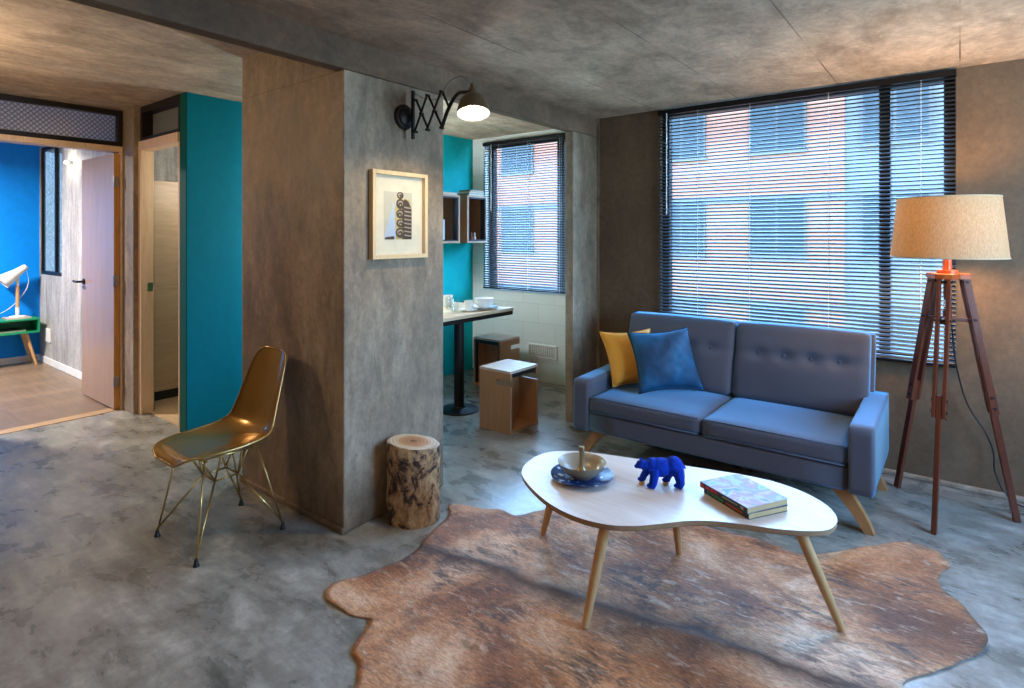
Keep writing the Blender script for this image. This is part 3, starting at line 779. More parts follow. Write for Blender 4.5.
def rug_z(x, y, f):
    n = noise.noise(V((x * 2.6, y * 2.6, 2.))) * .5 + .5
    ridge = math.exp(-((y - 1.95 - (x + 1.3) * .15 + .02 * math.sin(x * 5)) / .03) ** 2)
    rip = max(0, noise.noise(V((x * 5, y * 5, 9.)))) * max(0, (f - .72) / .28)
    return .004 + .004 * n + .009 * ridge * (1 - f ** 3) + .02 * rip
for k in range(1, NR + 1):
    f = (k / NR) ** .75; ring = []
    for p in ol:
        q = ctr.lerp(p, f); ring.append(b.bm.verts.new((q.x, q.y, rug_z(q.x, q.y, f))))
    rings.append(ring)
cv = b.bm.verts.new((ctr.x, ctr.y, rug_z(ctr.x, ctr.y, 0))); m = len(ol)
for i in range(m): b.bm.faces.new((cv, rings[0][i], rings[0][(i + 1) % m]))
for r0, r1 in zip(rings, rings[1:]):
    for i in range(m): b.bm.faces.new((r0[i], r1[i], r1[(i + 1) % m], r0[(i + 1) % m]))
# underside and edge
lowr = [b.bm.verts.new((v.co.x + (ctr.x - v.co.x) * .004, v.co.y + (ctr.y - v.co.y) * .004, max(.001, v.co.z - .004))) for v in rings[-1]]
for i in range(m): b.bm.faces.new((rings[-1][i], lowr[i], lowr[(i + 1) % m], rings[-1][(i + 1) % m]))
o = b.build('cowhide_rug', HIDE, None, 180)
tag(o, 'brown brindle cowhide rug with ragged outline spread on the concrete floor', 'rug')

# ------------------------------------------------------------------ coffee table
ct = thing('coffee_table', 'kidney shaped coffee table with whitened top and four splayed ash legs', 'table', (-1.0, 2.25, 0))
outl = [(-1.535, 2.05), (-1.585, 2.13), (-1.606, 2.21), (-1.606, 2.29), (-1.572, 2.375), (-1.49, 2.44), (-1.38, 2.485), (-1.20, 2.535), (-.938, 2.609), (-.733, 2.655), (-.60, 2.655), (-.50, 2.62), (-.42, 2.56), (-.375, 2.49), (-.360, 2.42),
        (-.375, 2.345), (-.43, 2.29), (-.52, 2.238), (-.62, 2.20), (-.72, 2.155), (-.80, 2.095), (-.865, 2.02), (-.94, 1.94), (-1.03, 1.885), (-1.15, 1.868), (-1.28, 1.895), (-1.42, 1.965)]
pl = [(p.x, p.y) for p in catmull([(x, y, 0) for x, y in outl], 6)]
tb = MB().prism(pl, .364, .3805, .002).build('tabletop', [TOPM, wood('oiled_ply_edge', (.36, .22, .12), (.27, .16, .085), 'x')], ct, 40)
for p in tb.data.polygons:
    if abs(p.normal.z) < .5: p.material_index = 1
c = V((-1.0, 2.25, 0))
MB().prism([(c.x + (x - c.x) * .997, c.y + (y - c.y) * .997) for x, y in pl], .3605, .3638).build('edge_veneer', wood('dark_ply_edge', (.30, .17, .09), (.2, .11, .05), 'x'), ct)
for bx, by, tx, ty in ((-1.581, 2.279, -1.47, 2.25), (-1.083, 1.829, -1.06, 1.95), (-1.002, 2.52, -1.0, 2.435), (-.338, 2.387, -.485, 2.37)):
    MB().tube([(tx, ty, .361), (bx + (tx - bx) * .5, by + (ty - by) * .5, .185), (bx, by, .012)], .018, 16, True, [.022, .0195, .014]).build('leg', LEGW, ct, 40)

# plate, bowl
TZ = .3807
PLATEB = None
def plate_mat():
    m, nt, p = new_mat('blue_white_transferware')
    vo = N(nt, 'ShaderNodeTexVoronoi'); vo.inputs['Scale'].default_value = 26; L(nt, coords(nt), vo.inputs['Vector'])
    n = noise_tex(nt, coords(nt), 38, 4)
    ad = N(nt, 'ShaderNodeMath', operation='ADD'); L(nt, vo.outputs['Distance'], ad.inputs[0]); L(nt, n, ad.inputs[1])
    L(nt, ramp(nt, ad.outputs[0], [(.70, (.62, .68, .75)), (.78, (.02, .08, .28)), (1., (.006, .025, .11))]), p.inputs['Base Color'])
    p.inputs['Roughness'].default_value = .3
    return m
pc = (-1.306, 2.180)
o = MB().lathe([(0, .002), (.075, .002), (.08, .0), (.088, .0), (.092, .004), (.115, .012), (.136, .020), (.1365, .0225), (.114, .0165), (.09, .009), (.07, .0075), (0, .0075)], (pc[0], pc[1], TZ), 56).build('plate', plate_mat(), None, 60, origin=(pc[0], pc[1], TZ))
tag(o, 'blue and white patterned plate under the bowl on the coffee table', 'plate')
bz = TZ + .0085
bw = thing('bowl', 'beige stoneware bowl with an upright stem inside on the blue plate', 'bowl', (pc[0], pc[1], bz))
STONEW = plain('beige_stoneware', (.29, .235, .165), .35)
MB().lathe([(0, .003), (.04, .003), (.042, 0), (.048, 0), (.052, .006), (.075, .022), (.092, .042), (.103, .064), (.1055, .0665), (.1015, .065), (.088, .044), (.07, .026), (.045, .014), (0, .011)], (pc[0], pc[1], bz), 56).build('body', STONEW, bw, 60)
MB().lathe([(.036, .0125), (.026, .026), (.016, .045), (.0115, .062), (.0105, .085), (.0115, .11), (.0125, .128), (.0115, .131), (0, .131)], (pc[0], pc[1], bz), 28).build('stem', plain('dull_brass', (.30, .21, .11), .35, .6), bw, 50)

# blue bear figurine: overlapping solids fused into one faceted body
def bear():
    hx = V((-.79, -.613, 0)); hy = V((.613, -.79, 0)); hz = V((0, 0, 1))     # heading, its right-hand side (towards viewer), up
    o0 = V((-.995, 2.322, TZ))
    R = Matrix((hx, hy, hz)).transposed()
    b = MB()
    W = lambda x, y, z: o0 + hx * x + hy * y + hz * z
    def blob(x, y, z, sx, sy, sz, rot=0):
        q = R @ Matrix.Rotation(rot, 3, 'Y')
        b.sphere(W(x, y, z), 1, 2, (sx, sy, sz), q)
    blob(.012, 0, .080, .058, .034, .042)
    blob(-.046, 0, .084, .042, .035, .044)
    blob(.045, 0, .088, .032, .029, .034)
    blob(.072, 0, .088, .026, .021, .024)
    blob(.092, 0, .092, .021, .0185, .019)
    blob(.107, 0, .086, .0145, .011, .0105, .25)
    blob(.090, .012, .111, .0055, .0045, .0075); blob(.090, -.012, .111, .0055, .0045, .0075)
    def leg(pts):
        b.tube([W(*p[:3]) for p in pts], .01, 8, True, [p[3] for p in pts])
    leg([(.042, .018, .08, .024), (.040, .019, .045, .019), (.046, .019, .017, .017), (.052, .019, .0015, .014)])     # near fore leg
    leg([(.052, -.018, .08, .02), (.066, -.019, .052, .0165), (.078, -.019, .034, .015), (.082, -.019, .019, .014)])  # far fore leg, raised forward
    leg([(-.058, .018, .08, .028), (-.066, .020, .045, .022), (-.070, .020, .017, .018), (-.062, .020, .0015, .015)])
    leg([(-.045, -.018, .075, .024), (-.034, -.020, .045, .018), (-.026, -.020, .028, .0155), (-.022, -.020, .014, .0145)])
    for x, y, z in ((.058, .019, .010), (.088, -.019, .022), (-.056, .020, .010), (-.016, -.020, .018)): blob(x, y, z, .0155, .0125, .009)
    b.tube([W(-.085, 0, .088), W(-.098, 0, .074)], .006, 6, True, [.007, .004])
    BM = plain('cobalt_blue_flock', (.0, .028, .34), .7, 0, .15)
    root = thing('bear_figurine', 'faceted cobalt blue bear figurine walking on the coffee table', 'figurine', tuple(o0))
    o = b.build('body', BM, root)
    md = o.modifiers.new('r', 'REMESH'); md.mode = 'VOXEL'; md.voxel_size = .0032
    m2 = o.modifiers.new('d', 'DECIMATE'); m2.ratio = .05
    dg = bpy.context.evaluated_depsgraph_get(); me = bpy.data.meshes.new_from_object(o.evaluated_get(dg))
    o.modifiers.clear(); old = o.data; o.data = me; bpy.data.meshes.remove(old)
    if not me.materials: me.materials.append(BM)
    for p in me.polygons: p.use_smooth = False
    GP = plain('gilt_paw', (.70, .42, .16), .35, .7)
    for x, y, z0, z1 in ((.084, -.019, .0005, .014), (-.018, -.020, .0005, .010)):
        b = MB(); b.tube([W(x, y, z0), W(x, y, z0 + .004), W(x, y, z1)], .01, 8, True, [.012, .0135, .012]); b.build('paw', GP, root)['label'] = 'gilded paw'
    return root
bear()

# paperbacks on the coffee table
def cover_art(name, cols, scale=11):
    m, nt, p = new_mat(name)
    n = noise_tex(nt, coords(nt, (1, 1, 1)), scale, 3, .5, .5)
    st = [( .30 + .40 * i / (len(cols) - 1), c) for i, c in enumerate(cols)]
    L(nt, ramp(nt, n, st), p.inputs['Base Color']); p.inputs['Roughness'].default_value = .5
    return m
PAGES = plain('yellowed_pages', (.50, .35, .17), .8)
SPINEK = plain('black_spine', (.012, .011, .010), .35)
REDT = plain('red_print', (.85, .03, .02), .5); GREENT = plain('green_print', (.02, .38, .10), .5); ORT = plain('orange_print', (.72, .12, .03), .5); GREYT = plain('grey_print', (.36, .36, .30), .5)
def paperback(label, corner, ang, Lx, Wd, z0, th, cover, deco):
    """corner: spine's left end nearest the viewer; spine runs along +x local, pages away along +y local"""
    t = thing('paperback_book', label, 'book', (corner[0], corner[1], z0), 'books on the coffee table')
    M = Matrix.Translation(V((corner[0], corner[1], z0))) @ Matrix.Rotation(ang, 4, 'Z')
    MB().box((.002, .003, .0012), (Lx - .003, Wd - .002, th - .0012), mat=M).build('pages', PAGES, t)
    b = MB(); b.mi = 0
    b.box((0, 0, th - .0012), (Lx, Wd, th), mat=M); b.box((0, 0, 0), (Lx, Wd, .0012), mat=M)
    cv = b.build('cover', [cover], t)
    MB().box((0, -.0008, 0), (Lx, .0008, th), mat=M).build('spine', [SPINEK], cv)
    F = M @ Matrix.Translation(V((0, -.0012, th / 2))) @ Matrix.Rotation(PI / 2, 4, 'X')
    deco(cv, F, th, M)
    return t
def deco_top(cv, F, th, M):
    text_mesh('title', 'EL NORTE', .0205, REDT, cv, F @ Matrix.Translation(V((.006, 0, 0))))
    b = MB()
    for i in range(9): b.box((.128 + i * .009, -.0016, th * .42), (.134 + i * .009, -.0009, th * .64), mat=M)
    b.box((.222, -.0016, th * .3), (.236, -.0009, th * .72), mat=M)
    b.build('subtitle_marks', GREYT, cv)
def deco_low(cv, F, th, M):
    b = MB()
    for i in range(7): b.box((.02 + i * .014, -.0016, th * .28), (.030 + i * .014, -.0009, th * .72), mat=M)
    b.build('title_marks', GREENT, cv)
    b = MB()
    for i in range(8): b.box((.13 + i * .011, -.0016, th * .34), (.138 + i * .011, -.0009, th * .66), mat=M)
    b.build('subtitle_marks', ORT, cv)
paperback('lower paperback with black spine under the colourful book', (-.836, 2.372), -.545, .25, .192, TZ, .022, SPINEK, deco_low)
paperback('upper paperback with pastel illustrated cover and red spine title', (-.848, 2.362), -.515, .256, .206, TZ + .0225, .023,
          cover_art('pastel_cover', [(.05, .26, .28), (.20, .36, .40), (.40, .36, .18), (.18, .25, .38), (.38, .18, .30), (.42, .38, .32), (.07, .20, .28)], 13), deco_top)

# ------------------------------------------------------------------ tree stump
sc = V((-2.208, 2.022, 0))
st = thing('tree_stump', 'mottled sawn log stump stool standing beside the concrete pillar', 'stool', (sc.x, sc.y, 0))
b = MB(); rings = []; seg = 56
for k in range(22):
    z = .388 * k / 21; ring = []
    for i in range(seg):
        a = 2 * PI * i / seg
        r = .124 + .010 * math.sin(2 * a + .6) + .007 * noise.noise(V((math.cos(a) * 1.7, math.sin(a) * 1.7, z * 5))) + .010 * abs(z / .388 - .45) + .004 * noise.noise(V((math.cos(a) * 6, math.sin(a) * 6, z * 16)))
        if k == 21: r -= .006
        r = min(r, .136)
        ring.append(b.bm.verts.new((sc.x + r * math.cos(a), sc.y + r * math.sin(a), z + (.012 * math.cos(a + 2.2) if k == 21 else .012 * math.cos(a + 2.2) * k / 21))))
    rings.append(ring)
for r0, r1 in zip(rings, rings[1:]):
    for i in range(seg): b.bm.faces.new((r0[i], r0[(i + 1) % seg], r1[(i + 1) % seg], r1[i]))
b.bm.faces.new(rings[0][::-1])
top_pts = [v.co.copy() for v in rings[-1]]
b.build('bark', BARK, st, 60)
b = MB(); tv = [b.bm.verts.new(p) for p in top_pts]; tin = [b.bm.verts.new(p.lerp(V((sc.x, sc.y, p.z)), .06) + V((0, 0, .003))) for p in top_pts]
for i in range(seg): b.bm.faces.new((tv[i], tv[(i + 1) % seg], tin[(i + 1) % seg], tin[i]))
b.bm.faces.new(tin); b.build('sawn_top', endgrain_mat(0, 0), st)

# ------------------------------------------------------------------ gold shell chair
CX = -2.835; SXC = CX + .022
chair = thing('shell_chair', 'gold moulded shell chair on gold wire legs against the pillar', 'chair', (CX, 1.345, 0))
prof = [(1.086, .430), (1.098, .446), (1.122, .455), (1.175, .452), (1.235, .445), (1.295, .438), (1.36, .434), (1.43, .437), (1.485, .449), (1.525, .476), (1.548, .52), (1.563, .57), (1.577, .63), (1.590, .69), (1.602, .75), (1.613, .80), (1.621, .835), (1.626, .852)]
halfw = [.090, .138, .168, .192, .205, .211, .213, .212, .208, .202, .194, .185, .176, .167, .157, .145, .125, .085]
curl = [.0, .006, .012, .020, .028, .036, .044, .05, .055, .058, .058, .055, .05, .044, .036, .028, .02, .012]
pp = catmull([(0, y, z) for y, z in prof], 3, False); hw = catmull([(w, c, 0) for w, c in zip(halfw, curl)], 3, False)
b = MB(); NU = 24; grid = []
for i, p in enumerate(pp):
    tn = (pp[min(i + 1, len(pp) - 1)] - pp[max(i - 1, 0)]).normalized(); nr = V((0, -tn.z, tn.y))   # towards the sitter
    row = []
    for j in range(NU + 1):
        u = j / NU * 2 - 1; w, c = hw[i].x, hw[i].y
        q = V((SXC + u * w, p.y, p.z)) + nr * c * abs(u) ** 2.6
        row.append(q)
    grid.append((row, nr))
TH = .0055; A = [[b.bm.verts.new(q) for q in row] for row, _ in grid]; Bk = [[b.bm.verts.new(q - nr * TH) for q in row] for row, nr in grid]
ni = len(A)
for i in range(ni - 1):
    for j in range(NU):
        b.bm.faces.new((A[i][j], A[i][j + 1], A[i + 1][j + 1], A[i + 1][j])); b.bm.faces.new((Bk[i][j], Bk[i + 1][j], Bk[i + 1][j + 1], Bk[i][j + 1]))
for i in range(ni - 1):
    b.bm.faces.new((A[i][0], A[i + 1][0], Bk[i + 1][0], Bk[i][0])); b.bm.faces.new((A[i][NU], Bk[i][NU], Bk[i + 1][NU], A[i + 1][NU]))
for j in range(NU):
    b.bm.faces.new((A[0][j], Bk[0][j], Bk[0][j + 1], A[0][j + 1])); b.bm.faces.new((A[-1][j], A[-1][j + 1], Bk[-1][j + 1], Bk[-1][j]))
rim = [A[i][0].co.copy() for i in range(ni)] + [A[-1][j].co.copy() for j in range(NU + 1)] + [A[ni - 1 - i][NU].co.copy() for i in range(ni)] + [A[0][NU - j].co.copy() for j in range(NU + 1)]
sh = b.build('shell', SHELL, chair, 50)
MB().tube([p - V((0, 0, .002)) for p in rim], .0058, 8, False).build('rim', SHELL, sh, 180)
fx = (CX - .205, CX + .205); fy = (1.142, 1.55)
tx = (CX - .135, CX + .135); ty = (1.21, 1.455)
hubx = (CX - .06, CX + .06); huby = (1.29, 1.40); HZ = .285; TZc = .425
r = .0048
for i in (0, 1):
    for j in (0, 1):
        foot = V((fx[i], fy[j], .022))
        b = MB()
        b.tube([V((tx[i], ty[j], TZc)), foot], r, 8)                                   # outer strut
        b.tube([V((hubx[i], huby[j], HZ)), foot + V((0, 0, .014))], r, 8)              # brace to the hub
        b.tube([V((hubx[i], huby[j], HZ)), V((tx[1 - i] * .25 + tx[i] * .75, ty[j], TZc))], r, 8)
        b.tube([V((hubx[i], huby[j], HZ)), V((tx[i], ty[1 - j] * .3 + ty[j] * .7, TZc))], r, 8)
        lg = b.build('leg', GOLDW, chair, 180)
        MB().lathe([(0, 0), (.013, 0), (.014, .004), (.010, .012), (.007, .03), (0, .03)], (fx[i], fy[j], 0), 16).build('foot_glide', BLACKP, lg, 50)
b = MB()
hub = [V((hubx[a], huby[c], HZ)) for a, c in ((0, 0), (1, 0), (1, 1), (0, 1))]
for a in range(4): b.tube([hub[a], hub[(a + 1) % 4]], r, 8)
for i in (0, 1): b.tube([V((tx[i], ty[0] - .02, TZc + .002)), V((tx[i], ty[1] + .02, TZc - .006))], r, 8)
for j in (0, 1): b.tube([V((tx[0] - .02, ty[j], TZc - .003)), V((tx[1] + .02, ty[j], TZc - .003))], r, 8)
b.build('wire_brace', GOLDW, chair, 180)

# ------------------------------------------------------------------ tripod floor lamp
LX, LY = -.052, 3.759
fl = thing('floor_lamp', 'tripod floor lamp with cherry wood legs and large linen drum shade', 'lamp', (LX, LY, 0))
feet = [V((-.285, 3.969, 0)), V((-.099, 3.453, 0)), V((.227, 3.854, 0))]
ctr = V((LX, LY, 0))
for f in feet:
    d = (f - ctr); d.normalize(); side = V((-d.y, d.x, 0))
    top = ctr + d * .074 + V((0, 0, 1.218))
    ax = f - top
    pt = lambda s: top + ax * s
    s1 = .56
    o = MB()
    for sg in (-1, 1): o.bar(pt(-.015) + side * sg * .021, pt(s1) + side * sg * .021, .0165, .034, d, .003)
    lg = o.build('leg', REDW, fl)
    MB().bar(pt(.47), f, .0225, .030, d, .003).build('lower_leg', REDW, lg)
    for s_, in ((.012,), (.17,), (.49,), (.535,)):
        MB().tube([pt(s_) + side * -.034, pt(s_) + side * .034], .0075, 10).build('bolt', IRON, lg)
    MB().bar(ctr + V((0, 0, 1.015)), pt(.178), .022, .018, (0, 0, 1), .002).build('brace', REDW, fl)
TOPW = wood('cherry_lit', (.34, .08, .018), (.24, .05, .013), 'x', .9, .3)  # lighter copy of the cherry, lamp glow put into its colour
b = MB()
pts = []
for f in feet:
    a = math.atan2((f - ctr).y, (f - ctr).x)
    for da in (-.38, 0, .38): pts.append((a + da, .098))
    pts.append((a + PI / 3, .070))
pts = sorted(((a + 2 * PI) % (2 * PI), r_) for a, r_ in pts)
b.prism([(LX + r_ * math.cos(a), LY + r_ * math.sin(a)) for a, r_ in pts], 1.220, 1.246, .003)
b.prism([(LX + .046 * math.cos(a * PI / 16), LY + .046 * math.sin(a * PI / 16)) for a in range(32)], 1.246, 1.264, .002)
b.build('hub_plate', TOPW, fl)
MB().cyl((LX, LY, 1.12), (LX, LY, 1.220), .017, seg=16).cyl((LX, LY, .98), (LX, LY, 1.06), .02, seg=16).cyl((LX, LY, 1.06), (LX, LY, 1.12), .008, seg=12).build('centre_post', REDW, fl, 40)
MB().cyl((LX, LY, 1.264), (LX, LY, 1.36), .02, seg=20).build('lamp_neck', TOPW, fl, 40)
MB().cyl((LX, LY, 1.36), (LX, LY, 1.42), .016, seg=16).build('socket', BRASS, fl, 40)
MB().lathe([(0, 0), (.010, .0), (.010, .02), (.02, .05), (.019, .07), (0, .085)], (LX, LY, 1.42), 24).build('bulb', emit('warm_bulb', (1., .72, .40), 16), fl, 60)
sh = MB().lathe([(.250, 1.327), (.219, 1.640), (.2165, 1.640), (.2475, 1.327)], (LX, LY, 0), 72, close=True).build('lamp_shade', LINEN, fl, 40)
CREAMT = plain('cream_tape', (.48, .38, .25), .7)
for rr, z in ((.2495, 1.329), (.2185, 1.638)):
    b = MB(); b.tube([(LX + rr * math.cos(k * PI / 36), LY + rr * math.sin(k * PI / 36), z) for k in range(73)], .0032, 6, False); b.build('trim_ring', CREAMT, sh, 180)
b = MB()
for k in range(3):
    a = k * 2 * PI / 3 + .4
    b.tube([(LX + .02 * math.cos(a), LY + .02 * math.sin(a), 1.40), (LX + .230 * math.cos(a), LY + .230 * math.sin(a), 1.50)], .0025, 6)
b.build('shade_spider', BRASS, sh)
cordp = catmull([(-.04, 3.78, 1.10), (-.035, 3.95, .95), (-.02, 4.06, .74), (.03, 4.10, .51), (.11, 4.11, .36), (.145, 4.11, .25), (.15, 4.10, .16), (.19, 4.08, .06), (.26, 4.06, .012), (.42, 4.07, .007), (.62, 4.10, .007)], 8, False)
MB().tube(cordp, .004, 8).build('power_cord', BLACKP, fl, 180)

# ------------------------------------------------------------------ picture
PX = -2.352
pf = thing('framed_picture', 'birch framed small print in a wide cream mat on the concrete pillar', 'picture', (PX, 2.05, 1.32))
y0, y1, z0, z1 = 1.852, 2.230, 1.322, 1.777; fw = .021; dp = .034
b = MB()
b.box((PX + .001, y0, z0), (PX + dp, y0 + fw, z1), .002); b.box((PX + .001, y1 - fw, z0), (PX + dp, y1, z1), .002)
b.box((PX + .001, y0 + fw, z0), (PX + dp, y1 - fw, z0 + fw), .002); b.box((PX + .001, y0 + fw, z1 - fw), (PX + dp, y1 - fw, z1), .002)
b.build('frame', FRAMEW, pf)
MB().box((PX + .001, y0 + fw, z0 + fw), (PX + .008, y1 - fw, z1 - fw)).build('mat_board', PAPER, pf)
# print: pale ground, dark stacked figure, a yellow slab behind and a pale blue wedge
ym, zc = 2.038, 1.547; PW, PH = .096, .125
INKS = [plain('print_ground', (.62, .56, .44), .8), plain('print_brown', (.075, .045, .03), .7), plain('print_yellow', (.60, .46, .16), .7), plain('print_blue', (.50, .58, .74), .7), plain('print_tan', (.42, .33, .24), .7)]
b = MB(); lay = [0]
def flat(poly, mi):
    lay[0] += 1; x = PX + .0082 + lay[0] * .00012; b.mi = mi
    b.extrude_poly([(x, ym + u * PW, zc + v * PH) for u, v in poly], (.0001, 0, 0))
def ell(cx, cy, rx, ry, mi, n=18): flat([(cx + rx * math.cos(2 * PI * k / n), cy + ry * math.sin(2 * PI * k / n)) for k in range(n)], mi)
flat([(-1, -1), (1, -1), (1, 1), (-1, 1)], 0)
flat([(-1, -1), (-.3, .6), (-.15, .2), (-.1, -1)], 3)
flat([(-.15, -1), (-.25, .3), (.0, .75), (.8, .7), (.98, .3), (.98, -1)], 2)
flat([(.28, -1), (.3, .6), (.5, .72), (.75, .62), (.98, .3), (.98, -1)], 1)
for q, (cy, ry, rx) in enumerate(((.86, .15, .24), (.50, .22, .30), (.08, .2, .30), (-.32, .18, .30), (-.72, .22, .36))):
    ell(.15, cy, rx, ry, 1); ell(.13 + .03 * (q % 2), cy + .02, rx * .62, ry * .55, 4); ell(.20 - .05 * (q % 3), cy - .02, rx * .5, ry * .42, 1); ell(.10 + .06 * (q % 2), cy - .05, rx * .2, ry * .15, 2)
for k in range(8): flat([(.42, .4 - k * .17), (.92, .36 - k * .17), (.92, .30 - k * .17), (.42, .34 - k * .17)], 4)
flat([(-.98, -1), (-.3, -1), (-.3, -.86), (-.9, -.9)], 1)
b.build('print', INKS, pf)
MB().box((PX + .024, y0 + fw, z0 + fw), (PX + .0255, y1 - fw, z1 - fw)).build('glazing', CLEAR, pf)

# ------------------------------------------------------------------ scissor wall lamp
sl = thing('wall_lamp', 'black scissor arm wall lamp with lit metal dome shade on the pillar', 'lamp', (PX, 2.1, 2.08))
MX = Matrix.Translation(V((PX, 2.085, 2.075))) @ Matrix.Rotation(PI / 2, 4, 'Y')
MB().lathe([(0, 0), (.068, 0), (.068, .008), (.062, .016), (.050, .018), (.046, .026), (.030, .032), (.018, .036), (0, .036)], mat=MX, seg=40).build('wall_rose', IRON, sl, 40)
MB().cyl((PX + .03, 2.095, 2.075), (PX + .055, 2.10, 2.075), .012, seg=14).bar((PX + .055, 2.10, 1.955), (PX + .055, 2.10, 2.212), .016, .014, (1, 0, 0), .002).build('upright_bar', IRON, sl)
xs = [-2.285, -2.185, -2.083]; zt, zb = 2.170, 1.992; xa = [PX + .062] + xs
nodes_t = [(PX + .075, zt - .01), (-2.185, zt), (-2.083, zt + .004)]; nodes_b = [(PX + .075, zb), (-2.185, zb), (-2.083, zb - .002)]
for (a, c) in ((nodes_t[0], nodes_b[1]), (nodes_b[1], nodes_t[2]), (nodes_b[0], nodes_t[1]), (nodes_t[1], nodes_b[2])):
    off = .006 if a in (nodes_t[0], nodes_t[1]) else -.006
    MB().bar((a[0], 2.10 + off, a[1]), (c[0], 2.10 + off, c[1]), .0035, .0125, (0, 0, 1)).build('scissor_strut', IRON, sl)
MB().bar((-2.083, 2.106, zt + .004), (-2.035, 2.106, 2.085), .0035, .0125, (0, 0, 1)).build('scissor_strut', IRON, sl)
b = MB()
for x, z in nodes_t + nodes_b + [((nodes_t[0][0] + nodes_b[1][0]) / 2, (zt + zb) / 2), (-2.134, (zt + zb) / 2)]: b.cyl((x, 2.088, z), (x, 2.112, z), .0075, seg=10)
for x, z in ((nodes_t[0]), (nodes_b[0])): b.bar((PX + .055, 2.10, z), (x, 2.10, z), .012, .01)
b.build('pivot_pins', IRON, sl)
AX, AZ = -1.868, 2.035
arm = catmull([(-2.083, 2.10, zb - .002), (-2.045, 2.10, 2.065), (-2.01, 2.10, 2.115), (-1.98, 2.10, 2.142), (-1.945, 2.10, 2.15), (AX - .022, 2.105, 2.142)], 6, False)
MB().tube(arm, .0095, 10).build('lamp_arm', IRON, sl, 180)
TM = Matrix.Translation(V((AX, 2.10, AZ))) @ Matrix.Rotation(math.radians(-12), 4, 'Y') @ Matrix.Rotation(math.radians(-10), 4, 'X')
SHADEI = plain('dark_bronze', (.15, .105, .06), .4, .6); SHADEW = plain('white_enamel', (.85, .83, .78), .35)  # bronze lightened to carry the bulb's glow in its colour
MB().lathe([(.080, 0), (.078, .02), (.070, .052), (.056, .080), (.038, .098), (.022, .106), (.020, .128), (.012, .138), (.010, .160), (0, .164)], mat=TM, seg=44).build('lamp_shade', SHADEI, sl, 50)
MB().lathe([(.0795, .0005), (.0765, .02), (.0685, .051), (.0545, .078), (.036, .095), (0, .098)], mat=TM, seg=44).build('shade_lining', SHADEW, sl, 60)
MB().sphere(TM @ V((0, 0, .030)), .027, 3).build('bulb', emit('sconce_bulb', (1., .86, .62), 30), sl, 180)
wire = catmull([(PX + .06, 2.10, 2.20), (-2.2, 2.115, 2.155), (-2.10, 2.11, 2.15), (-2.05, 2.11, 2.215), (-1.98, 2.11, 2.235), (-1.93, 2.11, 2.225), (AX - .034, 2.128, 2.197)], 6, False)
MB().tube(wire, .0022, 6).build('flex_cord', plain('grey_flex', (.2, .18, .16), .6), sl, 180)

# ------------------------------------------------------------------ dining nook
tt = thing('dining_table', 'dining table with oak top and black edge on a black column in the nook', 'table', (-3.3, 3.5, 0))
MB().box((-4.185, 2.93, .770), (-3.172, 4.11, .797), .002).build('tabletop', TABLEW, tt)
MB().box((-4.185, 2.935, .735), (-3.177, 4.105, .770), .002).build('apron', BLACKM, tt)
MB().cyl((-3.275, 3.503, .03), (-3.275, 3.503, .735), .042, seg=32).build('column', BLACKM, tt, 40)
MB().lathe([(0, 0), (.163, 0), (.165, .006), (.160, .012), (.08, .02), (.055, .026), (.05, .034), (0, .034)], (-3.275, 3.503, 0), 48).build('base_disc', BLACKM, tt, 40)

def stool(label, loc, rot):
    t = thing('box_stool', label, 'stool', (0, 0, 0), 'oak box stools')
    w, d, h, th = .30, .335, .458, .02       # local x: open ends, y: the two panels
    MB().box((-w / 2, -d / 2, h - th), (w / 2, d / 2, h), .0015).build('seat', wood('pale_seat_oak', (.62, .50, .40), (.52, .40, .30), 'x', .8, .35) if 'pale_seat_oak' not in bpy.data.materials else bpy.data.materials['pale_seat_oak'], t)
    for s in (-1, 1):
        y0, y1 = (-d / 2, -d / 2 + th) if s < 0 else (d / 2 - th, d / 2)
        x0, x1 = -w / 2, w / 2; zs0, zs1 = h - .115, h - .07
        poly = [(x0, 0), (x1, 0), (x1, zs0), (x0 + .16, zs0), (x0 + .16, zs1), (x1, zs1), (x1, h - th), (x0, h - th)]
        MB().extrude_poly([(x, y0, z) for x, z in poly], (0, th, 0)).build('side_panel', STOOLW, t)
    MB().box((-w / 2, -d / 2 + th, 0), (w / 2, d / 2 - th, th)).build('bottom_panel', STOOLW, t)
    MB().box((-w / 2, -d / 2 + th, h - th - .03), (w / 2 - .005, d / 2 - th, h - th - .0005)).build('seat_rail', BLACKP, t)
    MB().box((-.035, -d / 2 + th, th), (-.02, d / 2 - th, h - th - .03)).build('back_panel', STOOLW, t)
    b = MB()
    for s in (-1, 1): b.box((-w / 2 + .002, s * (d / 2 - th - .006) - .006, th), (-w / 2 + .03, s * (d / 2 - th - .006) + .006, h - th - .03))
    b.build('edge_liner', BLACKP, t)
    t.location = loc; t.rotation_euler = (0, 0, rot)
    return t
stool('nearer oak box stool with handle slot standing in front of the dining table', (-2.712, 3.455, 0), -.02)
stool('oak box stool standing behind the nearer one below the nook window', (-3.575, 4.36, 0), PI / 2)

